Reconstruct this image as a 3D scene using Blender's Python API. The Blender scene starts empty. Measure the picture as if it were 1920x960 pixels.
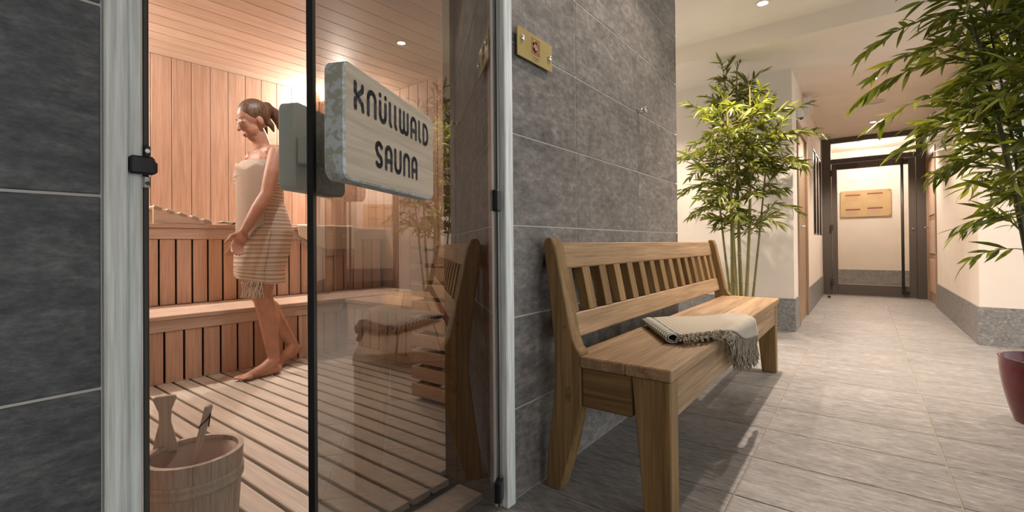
import bpy, bmesh, math, random
from mathutils import Vector, Matrix
random.seed(7)
PI = math.pi
SC = bpy.context.scene
COL = SC.collection

# ------------------------------------------------------------------ camera
F_PX, CY, YAW, PITCH, ROLL, CAM_H = 865.62, 452.3, math.radians(37.257), math.radians(.418), math.radians(-.4906), .88
r0 = Vector((math.cos(YAW), math.sin(YAW), 0)); f0 = Vector((-math.sin(YAW), math.cos(YAW), 0)); u0 = Vector((0, 0, 1))
fw = math.cos(PITCH)*f0 + math.sin(PITCH)*u0
u1 = math.cos(PITCH)*u0 - math.sin(PITCH)*f0
rt = math.cos(ROLL)*r0 + math.sin(ROLL)*u1
up = math.cos(ROLL)*u1 - math.sin(ROLL)*r0
cam = bpy.data.cameras.new('camera')
cam.sensor_width = 36.0
cam.lens = F_PX/1920*36
cam.shift_y = (CY-480)/1920
cam.clip_start = .02
camo = bpy.data.objects.new('camera', cam)
COL.objects.link(camo)
m3 = Matrix((rt, up, -fw)).transposed()
camo.matrix_world = Matrix.Translation((0, 0, CAM_H)) @ m3.to_4x4()
SC.camera = camo

# ------------------------------------------------------------------ world, exposure
world = bpy.data.worlds.new('world'); SC.world = world
world.use_nodes = True
bg = world.node_tree.nodes['Background']
bg.inputs[0].default_value = (.90, .95, 1.0, 1)
bg.inputs[1].default_value = 1.4
SC.view_settings.view_transform = 'Standard'
SC.view_settings.look = 'None'
SC.view_settings.exposure = 0.38
SC.view_settings.gamma = 1.0
SC.view_settings.use_curve_mapping = False
LAMP_W = 3.0        # common factor on the ceiling lamps

# ------------------------------------------------------------------ materials
def srgb(r, g, b):
    f = lambda c: c/12.92 if c <= .04045 else ((c+.055)/1.055)**2.4
    return (f(r/255), f(g/255), f(b/255), 1)

def new_mat(name):
    m = bpy.data.materials.new(name); m.use_nodes = True
    nt = m.node_tree
    return m, nt, nt.nodes['Principled BSDF']

def plain(name, col, rough=.5, metal=0, spec=.5, emit=None, emit_s=0):
    m, nt, b = new_mat(name)
    b.inputs['Base Color'].default_value = col
    b.inputs['Roughness'].default_value = rough
    b.inputs['Metallic'].default_value = metal
    b.inputs['Specular IOR Level'].default_value = spec
    if emit:
        b.inputs['Emission Color'].default_value = emit
        b.inputs['Emission Strength'].default_value = emit_s
    return m

def coords(nt, scale, rnd=True, kind='Object'):
    tc = nt.nodes.new('ShaderNodeTexCoord')
    mp = nt.nodes.new('ShaderNodeMapping')
    mp.inputs['Scale'].default_value = scale
    src = tc.outputs[kind]
    if rnd:
        oi = nt.nodes.new('ShaderNodeObjectInfo')
        mul = nt.nodes.new('ShaderNodeVectorMath'); mul.operation = 'SCALE'
        mul.inputs[0].default_value = (13.1, 7.7, 19.3)
        nt.links.new(oi.outputs['Random'], mul.inputs['Scale'])
        add = nt.nodes.new('ShaderNodeVectorMath'); add.operation = 'ADD'
        nt.links.new(src, add.inputs[0]); nt.links.new(mul.outputs[0], add.inputs[1])
        src = add.outputs[0]
    nt.links.new(src, mp.inputs['Vector'])
    return mp.outputs[0]

def noise(nt, vec, scale, detail=4, rough=.6, dist=0):
    n = nt.nodes.new('ShaderNodeTexNoise')
    n.inputs['Scale'].default_value = scale
    n.inputs['Detail'].default_value = detail
    n.inputs['Roughness'].default_value = rough
    n.inputs['Distortion'].default_value = dist
    nt.links.new(vec, n.inputs['Vector'])
    return n.outputs['Fac']

def ramp(nt, fac, stops):
    r = nt.nodes.new('ShaderNodeValToRGB')
    e = r.color_ramp.elements
    while len(e) < len(stops): e.new(.5)
    for el, (p, c) in zip(e, stops):
        el.position = p; el.color = c
    nt.links.new(fac, r.inputs['Fac'])
    return r.outputs['Color']

def mix(nt, a, b, fac, mode='MIX'):
    n = nt.nodes.new('ShaderNodeMix'); n.data_type = 'RGBA'; n.blend_type = mode
    for s, v in ((n.inputs[6], a), (n.inputs[7], b), (n.inputs[0], fac)):
        if hasattr(v, 'links') or hasattr(v, 'is_linked'): nt.links.new(v, s)
        else: s.default_value = v
    return n.outputs[2]

def bump(nt, b, h, strength, dist=.002):
    n = nt.nodes.new('ShaderNodeBump')
    n.inputs['Strength'].default_value = strength
    n.inputs['Distance'].default_value = dist
    nt.links.new(h, n.inputs['Height']); nt.links.new(n.outputs[0], b.inputs['Normal'])

def wood(name, dark, light, axis, rough=.55, jitter=.16, grain=1.0, knots=0, bmp=.25):
    m, nt, b = new_mat(name)
    lo, hi = .55*grain, 9.0*grain
    sc = [hi, hi, hi]; sc[axis] = lo
    v = coords(nt, sc)
    n1 = noise(nt, v, 2.2, 5, .62, .8)
    sc2 = [70*grain]*3; sc2[axis] = 2.2*grain
    v2 = coords(nt, sc2)
    n2 = noise(nt, v2, 2.0, 3, .6)
    c = ramp(nt, n1, [(.28, dark), (.72, light)])
    g = ramp(nt, n2, [(.3, (.72-.17*bool(knots), .68-.17*bool(knots), .64-.17*bool(knots), 1)), (.62, (1, 1, 1, 1))])
    c = mix(nt, c, g, .75, 'MULTIPLY')
    if knots:
        vo = nt.nodes.new('ShaderNodeTexVoronoi'); vo.inputs['Scale'].default_value = knots
        sk = [1.6, 1.6, 1.6]; sk[axis] = .8
        nt.links.new(coords(nt, sk), vo.inputs['Vector'])
        k = ramp(nt, vo.outputs['Distance'], [(.03, (.25, .17, .1, 1)), (.10, (1, 1, 1, 1))])
        c = mix(nt, c, k, .85, 'MULTIPLY')
    oi = nt.nodes.new('ShaderNodeObjectInfo')
    j = ramp(nt, oi.outputs['Random'], [(0, (1-jitter, 1-jitter*1.15, 1-jitter*1.3, 1)), (1, (1+jitter*.4, 1+jitter*.4, 1+jitter*.4, 1))])
    c = mix(nt, c, j, 1.0, 'MULTIPLY')
    nt.links.new(c, b.inputs['Base Color'])
    b.inputs['Roughness'].default_value = rough
    b.inputs['Specular IOR Level'].default_value = .3
    bump(nt, b, n2, bmp, .0015)
    return m

def stone(name, dark, mid, light, sc_a, rough=.55, jitter=.08, bmp=.5, fine=1.0):
    m, nt, b = new_mat(name)
    v = coords(nt, sc_a)
    n1 = noise(nt, v, 3.0, 7, .72, .5)
    v2 = coords(nt, tuple(x*9*fine for x in sc_a))
    n2 = noise(nt, v2, 1.5, 5, .7)
    c = ramp(nt, n1, [(.25, dark), (.5, mid), (.78, light)])
    g = ramp(nt, n2, [(.30, (.42, .42, .43, 1)), (.53, (.95, .95, .95, 1)), (.74, (1.6, 1.59, 1.57, 1))])
    c = mix(nt, c, g, .85, 'MULTIPLY')
    oi = nt.nodes.new('ShaderNodeObjectInfo')
    j = ramp(nt, oi.outputs['Random'], [(0, (1-jitter,)*3+(1,)), (1, (1+jitter,)*3+(1,))])
    c = mix(nt, c, j, 1.0, 'MULTIPLY')
    nt.links.new(c, b.inputs['Base Color'])
    b.inputs['Roughness'].default_value = rough
    b.inputs['Specular IOR Level'].default_value = .4
    bump(nt, b, n2, bmp, .0025)
    return m

def plaster(name, col):
    m, nt, b = new_mat(name)
    n = noise(nt, coords(nt, (1, 1, 1), False), 90, 3)
    n2 = noise(nt, coords(nt, (1, 1, 1), False), 2.5, 3)
    d = tuple(x*.93 for x in col[:3])+(1,)
    nt.links.new(ramp(nt, n2, [(.3, d), (.7, col)]), b.inputs['Base Color'])
    b.inputs['Roughness'].default_value = .85
    b.inputs['Specular IOR Level'].default_value = .2
    bump(nt, b, n, .12, .001)
    return m

def glass(name, tint, ior=1.5, rough=0.0):
    m = bpy.data.materials.new(name); m.use_nodes = True
    nt = m.node_tree; nt.nodes.clear()
    o = nt.nodes.new('ShaderNodeOutputMaterial')
    t = nt.nodes.new('ShaderNodeBsdfTransparent'); t.inputs[0].default_value = tint
    g = nt.nodes.new('ShaderNodeBsdfGlossy'); g.inputs['Roughness'].default_value = rough
    fr = nt.nodes.new('ShaderNodeFresnel'); fr.inputs['IOR'].default_value = ior
    mx = nt.nodes.new('ShaderNodeMixShader')
    ge = nt.nodes.new('ShaderNodeNewGeometry')
    mu = nt.nodes.new('ShaderNodeMath'); mu.operation = 'SUBTRACT'; mu.use_clamp = True
    nt.links.new(fr.outputs[0], mu.inputs[0]); nt.links.new(ge.outputs['Backfacing'], mu.inputs[1])
    nt.links.new(mu.outputs[0], mx.inputs[0]); nt.links.new(t.outputs[0], mx.inputs[1]); nt.links.new(g.outputs[0], mx.inputs[2])
    nt.links.new(mx.outputs[0], o.inputs[0])
    return m

M = {}
M['wall_tile'] = stone('grey slate wall tile', (.105, .10, .094, 1), (.19, .178, .163, 1), (.29, .27, .245, 1), (2.2, 1.6, 3.4), .45, .05, .7)
M['dark_tile'] = stone('dark slate wall tile', (.045, .047, .050, 1), (.083, .085, .088, 1), (.17, .17, .17, 1), (2.2, 3.0, 7.5), .5, .04, .7)
M['floor_tile'] = stone('grey floor tile', (.17, .158, .145, 1), (.26, .243, .224, 1), (.36, .34, .315, 1), (1.3, 6.5, 3), .48, .05, .35, 1.2)
M['base_tile'] = stone('grey skirting tile', (.17, .165, .158, 1), (.26, .25, .235, 1), (.36, .345, .32, 1), (3, 3, 5), .5, .05, .4)
M['grout'] = plain('sand grout', (.36, .32, .25, 1), .9)
M['wall_grout'] = plain('grey grout', (.50, .48, .45, 1), .9)
M['cream'] = plaster('cream plaster', (.78, .695, .60, 1))
M['ceil'] = plaster('warm white ceiling', (.82, .735, .635, 1))
M['cedar_z'] = wood('cedar upright', (.52, .345, .25, 1), (.66, .465, .355, 1), 2, .5, .18, .9)
M['cedar_y'] = wood('cedar along bench', (.57, .44, .345, 1), (.69, .56, .455, 1), 1, .5, .14, .9)
M['cedar_x'] = wood('cedar crosswise', (.54, .385, .28, 1), (.67, .50, .385, 1), 0, .5, .14, .9)
M['slat'] = wood('pale floor slat', (.50, .46, .39, 1), (.62, .575, .495, 1), 0, .55, .08, 1)
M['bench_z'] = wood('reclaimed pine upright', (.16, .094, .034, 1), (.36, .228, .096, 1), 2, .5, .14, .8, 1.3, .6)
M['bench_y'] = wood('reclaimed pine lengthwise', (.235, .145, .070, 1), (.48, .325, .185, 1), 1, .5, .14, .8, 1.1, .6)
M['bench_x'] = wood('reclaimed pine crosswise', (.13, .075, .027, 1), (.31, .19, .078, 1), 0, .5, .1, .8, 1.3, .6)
M['frame_wood'] = wood('pale glazed spruce', (.76, .83, .82, 1), (.86, .91, .90, 1), 2, .5, .05, 1.0, .7)
M['reveal'] = wood('brown larch panel', (.13, .085, .05, 1), (.22, .15, .09, 1), 2, .55, .1, .8)
M['bucket'] = wood('pale bucket stave', (.42, .36, .29, 1), (.55, .485, .405, 1), 2, .6, .12, 1.6)
M['oak_door'] = wood('light oak door', (.30, .20, .12, 1), (.44, .31, .2, 1), 2, .5, .08, .8)
M['sign'] = wood('weathered sign plate', (.40, .33, .25, 1), (.52, .44, .345, 1), 0, .55, .02, 1.2)
M['glass'] = glass('bronze tinted glass', (.60, .58, .555, 1), 2.9)
M['clear'] = glass('clear glass', (.95, .95, .94, 1), 1.45)
M['black'] = plain('black plastic', (.010, .010, .013, 1), .35)
M['edge'] = plain('dark glass edge', (.004, .006, .008, 1), .2)
M['seal'] = plain('dark rubber seal and gap shade', (.045, .042, .036, 1), .5)  # also colours the shade sheets behind the sauna bench slats
M['steel'] = plain('brushed steel', (.55, .54, .52, 1), .3, 1)
M['chrome'] = plain('chrome', (.8, .8, .8, 1), .12, 1)
M['taupe'] = plain('taupe metal frame', (.105, .088, .074, 1), .45)
M['taupe_dark'] = plain('dark taupe metal', (.05, .042, .036, 1), .4)
M['white'] = plain('white plastic', (.72, .70, .66, 1), .5)
M['vent'] = plain('ceiling grille', (.66, .59, .51, 1), .6)
M['lens'] = plain('lit lamp lens', (1, .9, .75, 1), .3, emit=(1, .86, .66, 1), emit_s=25)
M['pot'] = plain('glossy dark red pot', (.115, .006, .010, 1), .18)
M['soil'] = plain('dark soil', (.02, .014, .01, 1), .95)
M['lettering'] = plain('routed black lettering', (.018, .02, .026, 1), .7)
M['dark_slot'] = plain('dark slot pane', (.012, .011, .012, 1), .2)
M['heater'] = plain('dark heater steel', (.03, .03, .03, 1), .4, .8)
M['stone'] = stone('heater stone', (.05, .05, .05, 1), (.1, .1, .1, 1), (.16, .16, .15, 1), (9, 9, 9), .8)
M['strap'] = plain('dark cord', (.03, .018, .012, 1), .8)
M['water'] = plain('bucket inside', (.42, .33, .28, 1), .25)
M['red'] = plain('red swimwear', (.55, .02, .015, 1), .6)

def gold_mat():
    m, nt, b = new_mat('gold acrylic')
    n = noise(nt, coords(nt, (1, 1, 1)), 6, 3)
    nt.links.new(ramp(nt, n, [(.3, (.36, .27, .10, 1)), (.7, (.45, .345, .14, 1))]), b.inputs['Base Color'])
    b.inputs['Roughness'].default_value = .22
    return m
M['gold'] = gold_mat()
def board_mat():
    m, nt, b = new_mat('honey acrylic board')
    n = noise(nt, coords(nt, (1, 1, 1)), 3, 3)
    nt.links.new(ramp(nt, n, [(.3, (.50, .34, .17, 1)), (.7, (.56, .39, .21, 1))]), b.inputs['Base Color'])
    b.inputs['Roughness'].default_value = .2
    return m
M['board'] = board_mat()
M['board_red'] = plain('print maroon', (.20, .035, .03, 1), .5)
M['board_grey'] = plain('print grey', (.30, .22, .2, 1), .5)

def worn_mat():
    m, nt, b = new_mat('worn painted plate edge')
    n = noise(nt, coords(nt, (1, 1, 1.0)), 95, 4, .6, .6)
    nt.links.new(ramp(nt, n, [(.44, (.36, .37, .30, 1)), (.54, (.52, .57, .60, 1))]), b.inputs['Base Color'])
    b.inputs['Roughness'].default_value = .7
    return m
M['worn'] = worn_mat()
M['plate_edge'] = plain('pale grey green plate', (.56, .62, .59, 1), .6)

def leaf_mat(name, a, b_, c_):
    m, nt, b = new_mat(name)
    g = nt.nodes.new('ShaderNodeNewGeometry')
    col = ramp(nt, g.outputs['Random Per Island'], [(0, a), (.55, b_), (1, c_)])
    oi = nt.nodes.new('ShaderNodeObjectInfo')
    col2 = ramp(nt, oi.outputs['Random'], [(0, (.7, .75, .7, 1)), (1, (1.3, 1.25, 1.1, 1))])
    col = mix(nt, col, col2, 1.0, 'MULTIPLY')
    nt.links.new(col, b.inputs['Base Color'])
    b.inputs['Roughness'].default_value = .42
    tr = nt.nodes.new('ShaderNodeBsdfTranslucent')
    tc = mix(nt, col, (1.15, 1.2, .55, 1), 1.0, 'MULTIPLY')
    nt.links.new(tc, tr.inputs[0])
    mx = nt.nodes.new('ShaderNodeMixShader'); mx.inputs[0].default_value = .38
    o = nt.nodes['Material Output']
    nt.links.new(b.outputs[0], mx.inputs[1]); nt.links.new(tr.outputs[0], mx.inputs[2]); nt.links.new(mx.outputs[0], o.inputs[0])
    return m
M['leaf'] = leaf_mat('bamboo leaf', (.10, .115, .012, 1), (.17, .185, .024, 1), (.29, .28, .05, 1))
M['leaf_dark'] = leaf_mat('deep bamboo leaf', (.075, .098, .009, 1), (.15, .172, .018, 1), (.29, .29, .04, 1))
def culm_mat(name, a, b_):
    m, nt, b = new_mat(name)
    n = noise(nt, coords(nt, (20, 20, 1.5)), 1.5, 3)
    nt.links.new(ramp(nt, n, [(.3, a), (.7, b_)]), b.inputs['Base Color'])
    b.inputs['Roughness'].default_value = .4
    return m
M['culm'] = culm_mat('olive bamboo culm', (.13, .12, .018, 1), (.27, .22, .05, 1))
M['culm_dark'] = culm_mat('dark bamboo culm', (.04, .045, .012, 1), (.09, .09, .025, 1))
M['node'] = plain('bamboo node', (.20, .17, .07, 1), .6)

def cloth(name, a, b_, freq, axis=0, sharp=.06, uv=True):
    m, nt, b = new_mat(name)
    tc = nt.nodes.new('ShaderNodeTexCoord')
    sp = nt.nodes.new('ShaderNodeSeparateXYZ')
    nt.links.new(tc.outputs['UV' if uv else 'Object'], sp.inputs[0])
    mu = nt.nodes.new('ShaderNodeMath'); mu.operation = 'MULTIPLY'; mu.inputs[1].default_value = freq
    nt.links.new(sp.outputs[axis], mu.inputs[0])
    fr = nt.nodes.new('ShaderNodeMath'); fr.operation = 'FRACT'; nt.links.new(mu.outputs[0], fr.inputs[0])
    col = ramp(nt, fr.outputs[0], [(.5-sharp, a), (.5+sharp, b_), (.94, b_), (1, a)])
    n = noise(nt, coords(nt, (1, 1, 1), False), 220, 3)
    col = mix(nt, col, ramp(nt, n, [(.3, (.8, .8, .8, 1)), (.7, (1.05, 1.05, 1.05, 1))]), .6, 'MULTIPLY')
    nt.links.new(col, b.inputs['Base Color'])
    b.inputs['Roughness'].default_value = .95
    b.inputs['Specular IOR Level'].default_value = .1
    bump(nt, b, n, .4, .001)
    return m
M['towel_stripe'] = cloth('sand and sage striped towel', (.50, .44, .36, 1), (.36, .33, .26, 1), 30)
M['towel_roll'] = cloth('pale blue striped towel roll', (.56, .56, .50, 1), (.22, .24, .20, 1), 13)
M['towel_white'] = cloth('cream towel', (.70, .63, .53, 1), (.62, .54, .45, 1), 20, 1)
M['wrap'] = cloth('ribbed cream wrap towel', (.66, .58, .48, 1), (.40, .32, .25, 1), 46, 1, .2)
M['fringe'] = plain('grey brown fringe', (.24, .205, .15, 1), .95)
M['fringe_light'] = plain('cream fringe', (.62, .55, .46, 1), .95)

def skin_mat():
    m, nt, b = new_mat('skin')
    n = noise(nt, coords(nt, (1, 1, 1), False), 14, 4)
    nt.links.new(ramp(nt, n, [(.3, (.40, .21, .135, 1)), (.7, (.50, .275, .185, 1))]), b.inputs['Base Color'])
    b.inputs['Roughness'].default_value = .5
    b.inputs['Subsurface Weight'].default_value = .08
    b.inputs['Subsurface Radius'].default_value = (.02, .008, .004)
    return m
M['skin'] = skin_mat()
def hair_mat():
    m, nt, b = new_mat('hair')
    n = noise(nt, coords(nt, (60, 60, 5), False), 2, 3)
    nt.links.new(ramp(nt, n, [(.3, (.045, .022, .012, 1)), (.7, (.19, .105, .055, 1))]), b.inputs['Base Color'])
    b.inputs['Roughness'].default_value = .45
    bump(nt, b, n, .8, .004)
    return m
M['hair'] = hair_mat()

# ------------------------------------------------------------------ mesh helpers
class MB:
    def __init__(s): s.v, s.f, s.uv = [], [], None
    def add(s, vs, fs):
        o = len(s.v); s.v += [tuple(v) for v in vs]; s.f += [tuple(i+o for i in f) for f in fs]; return s
    def box(s, x0, x1, y0, y1, z0, z1):
        return s.add([(x0,y0,z0),(x1,y0,z0),(x1,y1,z0),(x0,y1,z0),(x0,y0,z1),(x1,y0,z1),(x1,y1,z1),(x0,y1,z1)],
                     [(0,3,2,1),(4,5,6,7),(0,1,5,4),(1,2,6,5),(2,3,7,6),(3,0,4,7)])
    def tube(s, pts, rad, seg=8, cap=True):
        pts = [Vector(p) for p in pts]
        n = len(pts); vs = []; prev = None
        for i, p in enumerate(pts):
            t = (pts[min(i+1, n-1)]-pts[max(i-1, 0)])
            t = t.normalized() if t.length > 1e-9 else Vector((0, 0, 1))
            if prev is None:
                a = Vector((0, 0, 1)) if abs(t.z) < .9 else Vector((1, 0, 0))
                b = t.cross(a).normalized()
            else:
                b = prev - t*prev.dot(t)
                b = b.normalized() if b.length > 1e-6 else t.orthogonal().normalized()
            prev = b; c = t.cross(b)
            r = rad[i] if isinstance(rad, (list, tuple)) else rad
            for k in range(seg):
                an = 2*PI*k/seg
                vs.append(p + r*(math.cos(an)*b + math.sin(an)*c))
        fs = []
        for i in range(n-1):
            for k in range(seg):
                a, b2 = i*seg+k, i*seg+(k+1) % seg
                fs.append((a, b2, b2+seg, a+seg))
        if cap:
            fs.append(tuple(range(seg-1, -1, -1))); fs.append(tuple(range((n-1)*seg, n*seg)))
        return s.add(vs, fs)
    def lathe(s, prof, seg=32, c=(0, 0, 0), close=False):
        vs, fs = [], []
        for (r, z) in prof:
            for k in range(seg):
                a = 2*PI*k/seg; vs.append((c[0]+r*math.cos(a), c[1]+r*math.sin(a), c[2]+z))
        n = len(prof)
        for i in range(n-1 if not close else n):
            j = (i+1) % n
            for k in range(seg):
                k2 = (k+1) % seg
                fs.append((i*seg+k, i*seg+k2, j*seg+k2, j*seg+k))
        if not close:
            if prof[0][0] > 1e-5: fs.append(tuple(range(seg-1, -1, -1)))
            if prof[-1][0] > 1e-5: fs.append(tuple(range((n-1)*seg, n*seg)))
        return s.add(vs, fs)
    def prism(s, poly, a0, a1, plane='xz'):
        n = len(poly)
        def P(q, t):
            if plane == 'xz': return (q[0], t, q[1])
            if plane == 'yz': return (t, q[0], q[1])
            return (q[0], q[1], t)
        vs = [P(q, a0) for q in poly]+[P(q, a1) for q in poly]
        fs = [tuple(range(n)), tuple(range(2*n-1, n-1, -1))]
        fs += [(i, i+n, (i+1) % n+n, (i+1) % n) for i in range(n)]
        return s.add(vs, fs)
    def grid(s, fn, nu, nv):
        vs = [fn(i/nu, j/nv) for j in range(nv+1) for i in range(nu+1)]
        fs = [(j*(nu+1)+i, j*(nu+1)+i+1, (j+1)*(nu+1)+i+1, (j+1)*(nu+1)+i) for j in range(nv) for i in range(nu)]
        s.uv = [(i/nu, j/nv) for j in range(nv+1) for i in range(nu+1)]
        return s.add(vs, fs)
    def ball(s, c, rad, seg=16, rot=None):
        vs, fs = [], []
        nr = seg//2
        R = rot if rot is not None else Matrix.Identity(3)
        rr = rad if isinstance(rad, (tuple, list)) else (rad,)*3
        for i in range(nr+1):
            th = PI*i/nr
            for k in range(seg):
                a = 2*PI*k/seg
                p = R @ Vector((rr[0]*math.sin(th)*math.cos(a), rr[1]*math.sin(th)*math.sin(a), rr[2]*math.cos(th)))
                vs.append(Vector(c)+p)
        for i in range(nr):
            for k in range(seg):
                k2 = (k+1) % seg
                fs.append((i*seg+k, (i+1)*seg+k, (i+1)*seg+k2, i*seg+k2))
        return s.add(vs, fs)
    def mesh(s, name, mat=None, smooth=False, bevel=0, fix=True):
        me = bpy.data.meshes.new(name)
        me.from_pydata(s.v, [], s.f)
        if s.uv:
            l = me.uv_layers.new(name='UVMap')
            for lp in me.loops: l.data[lp.index].uv = s.uv[lp.vertex_index]
        if fix or bevel:
            bm = bmesh.new(); bm.from_mesh(me)
            if fix: bmesh.ops.recalc_face_normals(bm, faces=bm.faces)
            if bevel:
                bmesh.ops.bevel(bm, geom=[e for e in bm.edges if len(e.link_faces) == 2 and e.calc_face_angle(0) > .5], offset=bevel, segments=1 if bevel < .006 else 2, affect='EDGES', clamp_overlap=True)
            bm.to_mesh(me); bm.free()
        if mat: me.materials.append(M[mat] if isinstance(mat, str) else mat)
        if smooth:
            for p in me.polygons: p.use_smooth = True
        me.update()
        return me

def obj(name, me, parent=None, loc=(0, 0, 0), rot=None):
    o = bpy.data.objects.new(name, me)
    COL.objects.link(o)
    o.location = loc
    if rot is not None: o.rotation_euler = rot
    if parent: o.parent = parent
    return o

def tag(o, label=None, cat=None, group=None, kind=None):
    if label: o['label'] = label
    if cat: o['category'] = cat
    if group: o['group'] = group
    if kind: o['kind'] = kind
    return o

def thing(name, label, cat, loc=(0, 0, 0), rz=0, group=None, kind=None):
    o = bpy.data.objects.new(name, None)
    COL.objects.link(o)
    o.empty_display_size = .1
    o.location = loc; o.rotation_euler = (0, 0, rz)
    return tag(o, label, cat, group, kind)

_bc = {}
def bxm(dx, dy, dz, mat, bev=.0):
    k = (round(dx, 4), round(dy, 4), round(dz, 4), mat, bev)
    if k not in _bc:
        _bc[k] = MB().box(-dx/2, dx/2, -dy/2, dy/2, -dz/2, dz/2).mesh('block', mat, bevel=bev)
    return _bc[k]
def bpart(name, x0, x1, y0, y1, z0, z1, mat, parent=None, bev=0, off=(0, 0, 0)):
    return obj(name, bxm(x1-x0, y1-y0, z1-z0, mat, bev), parent, ((x0+x1)/2-off[0], (y0+y1)/2-off[1], (z0+z1)/2-off[2]))
def struct(name, o, label=None, cat=None):
    o.name = name
    return tag(o, label, cat, kind='structure')

# ================================================================== SETTING
W = -.962            # face of the tiled sauna front wall
ZC, ZC2, YSTEP = 2.76, 2.60, 4.51
# floor with single tiles
fl = struct('floor', obj('floor', MB().box(-3.2, 3.4, -2.6, 11.7, -.08, -.004).mesh('floor', 'grout')), 'grey tiled floor of the hallway', 'floor')
TX, TY = .622, .355
for i in range(-2, 6):
    x0 = -.37+(i-1)*TX
    for j in range(-6, 29):
        y0 = 1.755+(j-1)*TY
        x1, y1 = x0+TX, y0+TY
        if x1 < W-.3 and y1 < 3.1: continue
        if y0 > 9.35: continue
        if y0 > 5.4 and (x1 < -.56 or x0 > .8): continue
        if x0 > 2.6 or x1 < -2.0: continue
        bpart('tile', x0+.0025, x1-.0025, y0+.0025, y1-.0025, -.012, 0, 'floor_tile', fl, .0012)
for i in range(4):
    for j in range(5):
        bpart('tile', -.992+i*TX+.0025, -.992+(i+1)*TX-.0025, 9.5+j*.4+.0025, 9.5+(j+1)*.4-.0025, -.012, 0, 'floor_tile', fl, .0012)

# sauna front wall, in one mesh with its opening
w = MB()
w.box(-1.2, W-.0022, -2.6, .19, 0, ZC); w.box(-1.2, W-.0022, 1.256, 3.045, 0, ZC); w.box(-1.2, W-.0022, .19, 1.256, 2.06, ZC)
wf = struct('wall_front', obj('w', w.mesh('wall_front', 'wall_grout')), 'grey slate tiled wall with the sauna door opening', 'wall')
G = .0022
ZR = [0, .311, .628, .947, 1.267, 1.587, 1.913, 2.23, 2.55, ZC]
YR = [1.258, 1.721, 2.394, 3.05]
for a, b in zip(ZR[:-1], ZR[1:]):
    for c, d in zip(YR[:-1], YR[1:]):
        bpart('tile', W-.011, W, c+G, d-(G if d < 3 else 0), a+G, b-G, 'wall_tile', wf, .0015)
ZL = [0, .352, .658, .963, 1.267, 1.572, 1.88, 2.19, 2.5, ZC]
for a, b in zip(ZL[:-1], ZL[1:]):
    for c, d in ((-1.2, -.49), (-.49, .19)):
        bpart('tile', W-.011, W, c+G, d-G, a+G, b-G, 'dark_tile', wf, .0015)
for a, b in zip(ZL[7:-1], ZL[8:]):
    bpart('tile', W-.011, W, .19+G, 1.256-G, a+G, b-G, 'dark_tile', wf, .0015)
# pale lime runs on the top tiles beside the trim
s = MB()
for y, z0 in ((1.335, 1.60), (1.372, 1.66), (1.408, 1.61), (1.452, 1.70), (1.49, 1.575), (1.535, 1.65)):
    s.box(W-.001, W+.0004, y, y+.0022, z0, 1.905)
tag(obj('lime_streak', s.mesh('lime_streak', plain('lime', (.24, .235, .225, 1), .9)), wf), kind='stuff')

# end of the sauna block, plastered
struct('wall_end', obj('w', MB().box(-4.6, W, 3.02, 3.045, 0, ZC).mesh('wall_end', 'cream')), 'plastered end of the sauna block facing the bamboo niche', 'wall')
# niche wall, corridor walls
nw = struct('wall_niche', obj('w', MB().box(-3.2, -.545, 5.30, 5.5, 0, ZC2).mesh('wall_niche', 'cream')), 'cream wall behind the bamboo beyond the bench', 'wall')
lw = MB()
lw.box(-.75, -.545, 5.5, 5.66, 0, ZC2); lw.box(-.75, -.545, 6.68, 7.62, 0, ZC2); lw.box(-.75, -.545, 5.66, 6.68, 2.16, ZC2)
lw.box(-.75, -.545, 7.62, 9.35, 0, .99); lw.box(-.75, -.545, 7.62, 9.35, 2.2, ZC2); lw.box(-.75, -.56, 7.62, 9.35, .99, 2.2)
for a, b in ((7.62, 7.66), (8.06, 8.2), (8.6, 8.74), (9.14, 9.35)): lw.box(-.56, -.545, a, b, .99, 2.2)
lw.box(-.75, -.60, 5.66, 6.68, 0, 2.16)
struct('wall_left', obj('w', lw.mesh('wall_left', 'cream')), 'cream corridor wall with wooden door and dark slots', 'wall')
for i, (a, b) in enumerate(((7.66, 8.06), (8.2, 8.6), (8.74, 9.14))):
    wn = struct('window_%d' % (i+1), thing('w', ['narrow dark slot in corridor wall nearest the wooden door', 'middle narrow dark slot in the corridor wall', 'narrow dark slot in corridor wall nearest the glass door'][i], 'window'))
    bpart('pane', -.5595, -.5555, a, b, .99, 2.2, 'dark_slot', wn)
    f = MB()
    f.box(-.556, -.541, a, a+.018, .99, 2.2); f.box(-.556, -.541, b-.018, b, .99, 2.2); f.box(-.556, -.541, a, b, .99, 1.008); f.box(-.556, -.541, a, b, 2.182, 2.2)
    obj('frame', f.mesh('frame', 'taupe_dark'), wn)
rw = MB()
rw.box(.775, .95, 5.49, 8.25, 0, ZC2); rw.box(.775, .95, 8.25, 9.33, 2.16, ZC2); rw.box(.83, .95, 8.25, 9.33, 0, 2.16); rw.box(.775, .95, 9.33, 9.45, 0, ZC2)
struct('wall_right', obj('w', rw.mesh('wall_right', 'cream')), 'cream corridor wall on the right with a panelled door', 'wall')
struct('wall_return', obj('w', MB().box(.95, 3.4, 5.49, 5.65, 0, ZC2).mesh('wall_return', 'cream')), 'cream wall behind the red potted bamboo', 'wall')
struct('wall_daylight_block', obj('w', MB().box(-1.2, 3.4, -1.6, -1.4, 0, ZC).mesh('wall_daylight_block', 'cream')), 'unseen cream wall added behind the viewer to block daylight', 'wall')  # added out of view to keep daylight off surfaces facing the viewer
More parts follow.
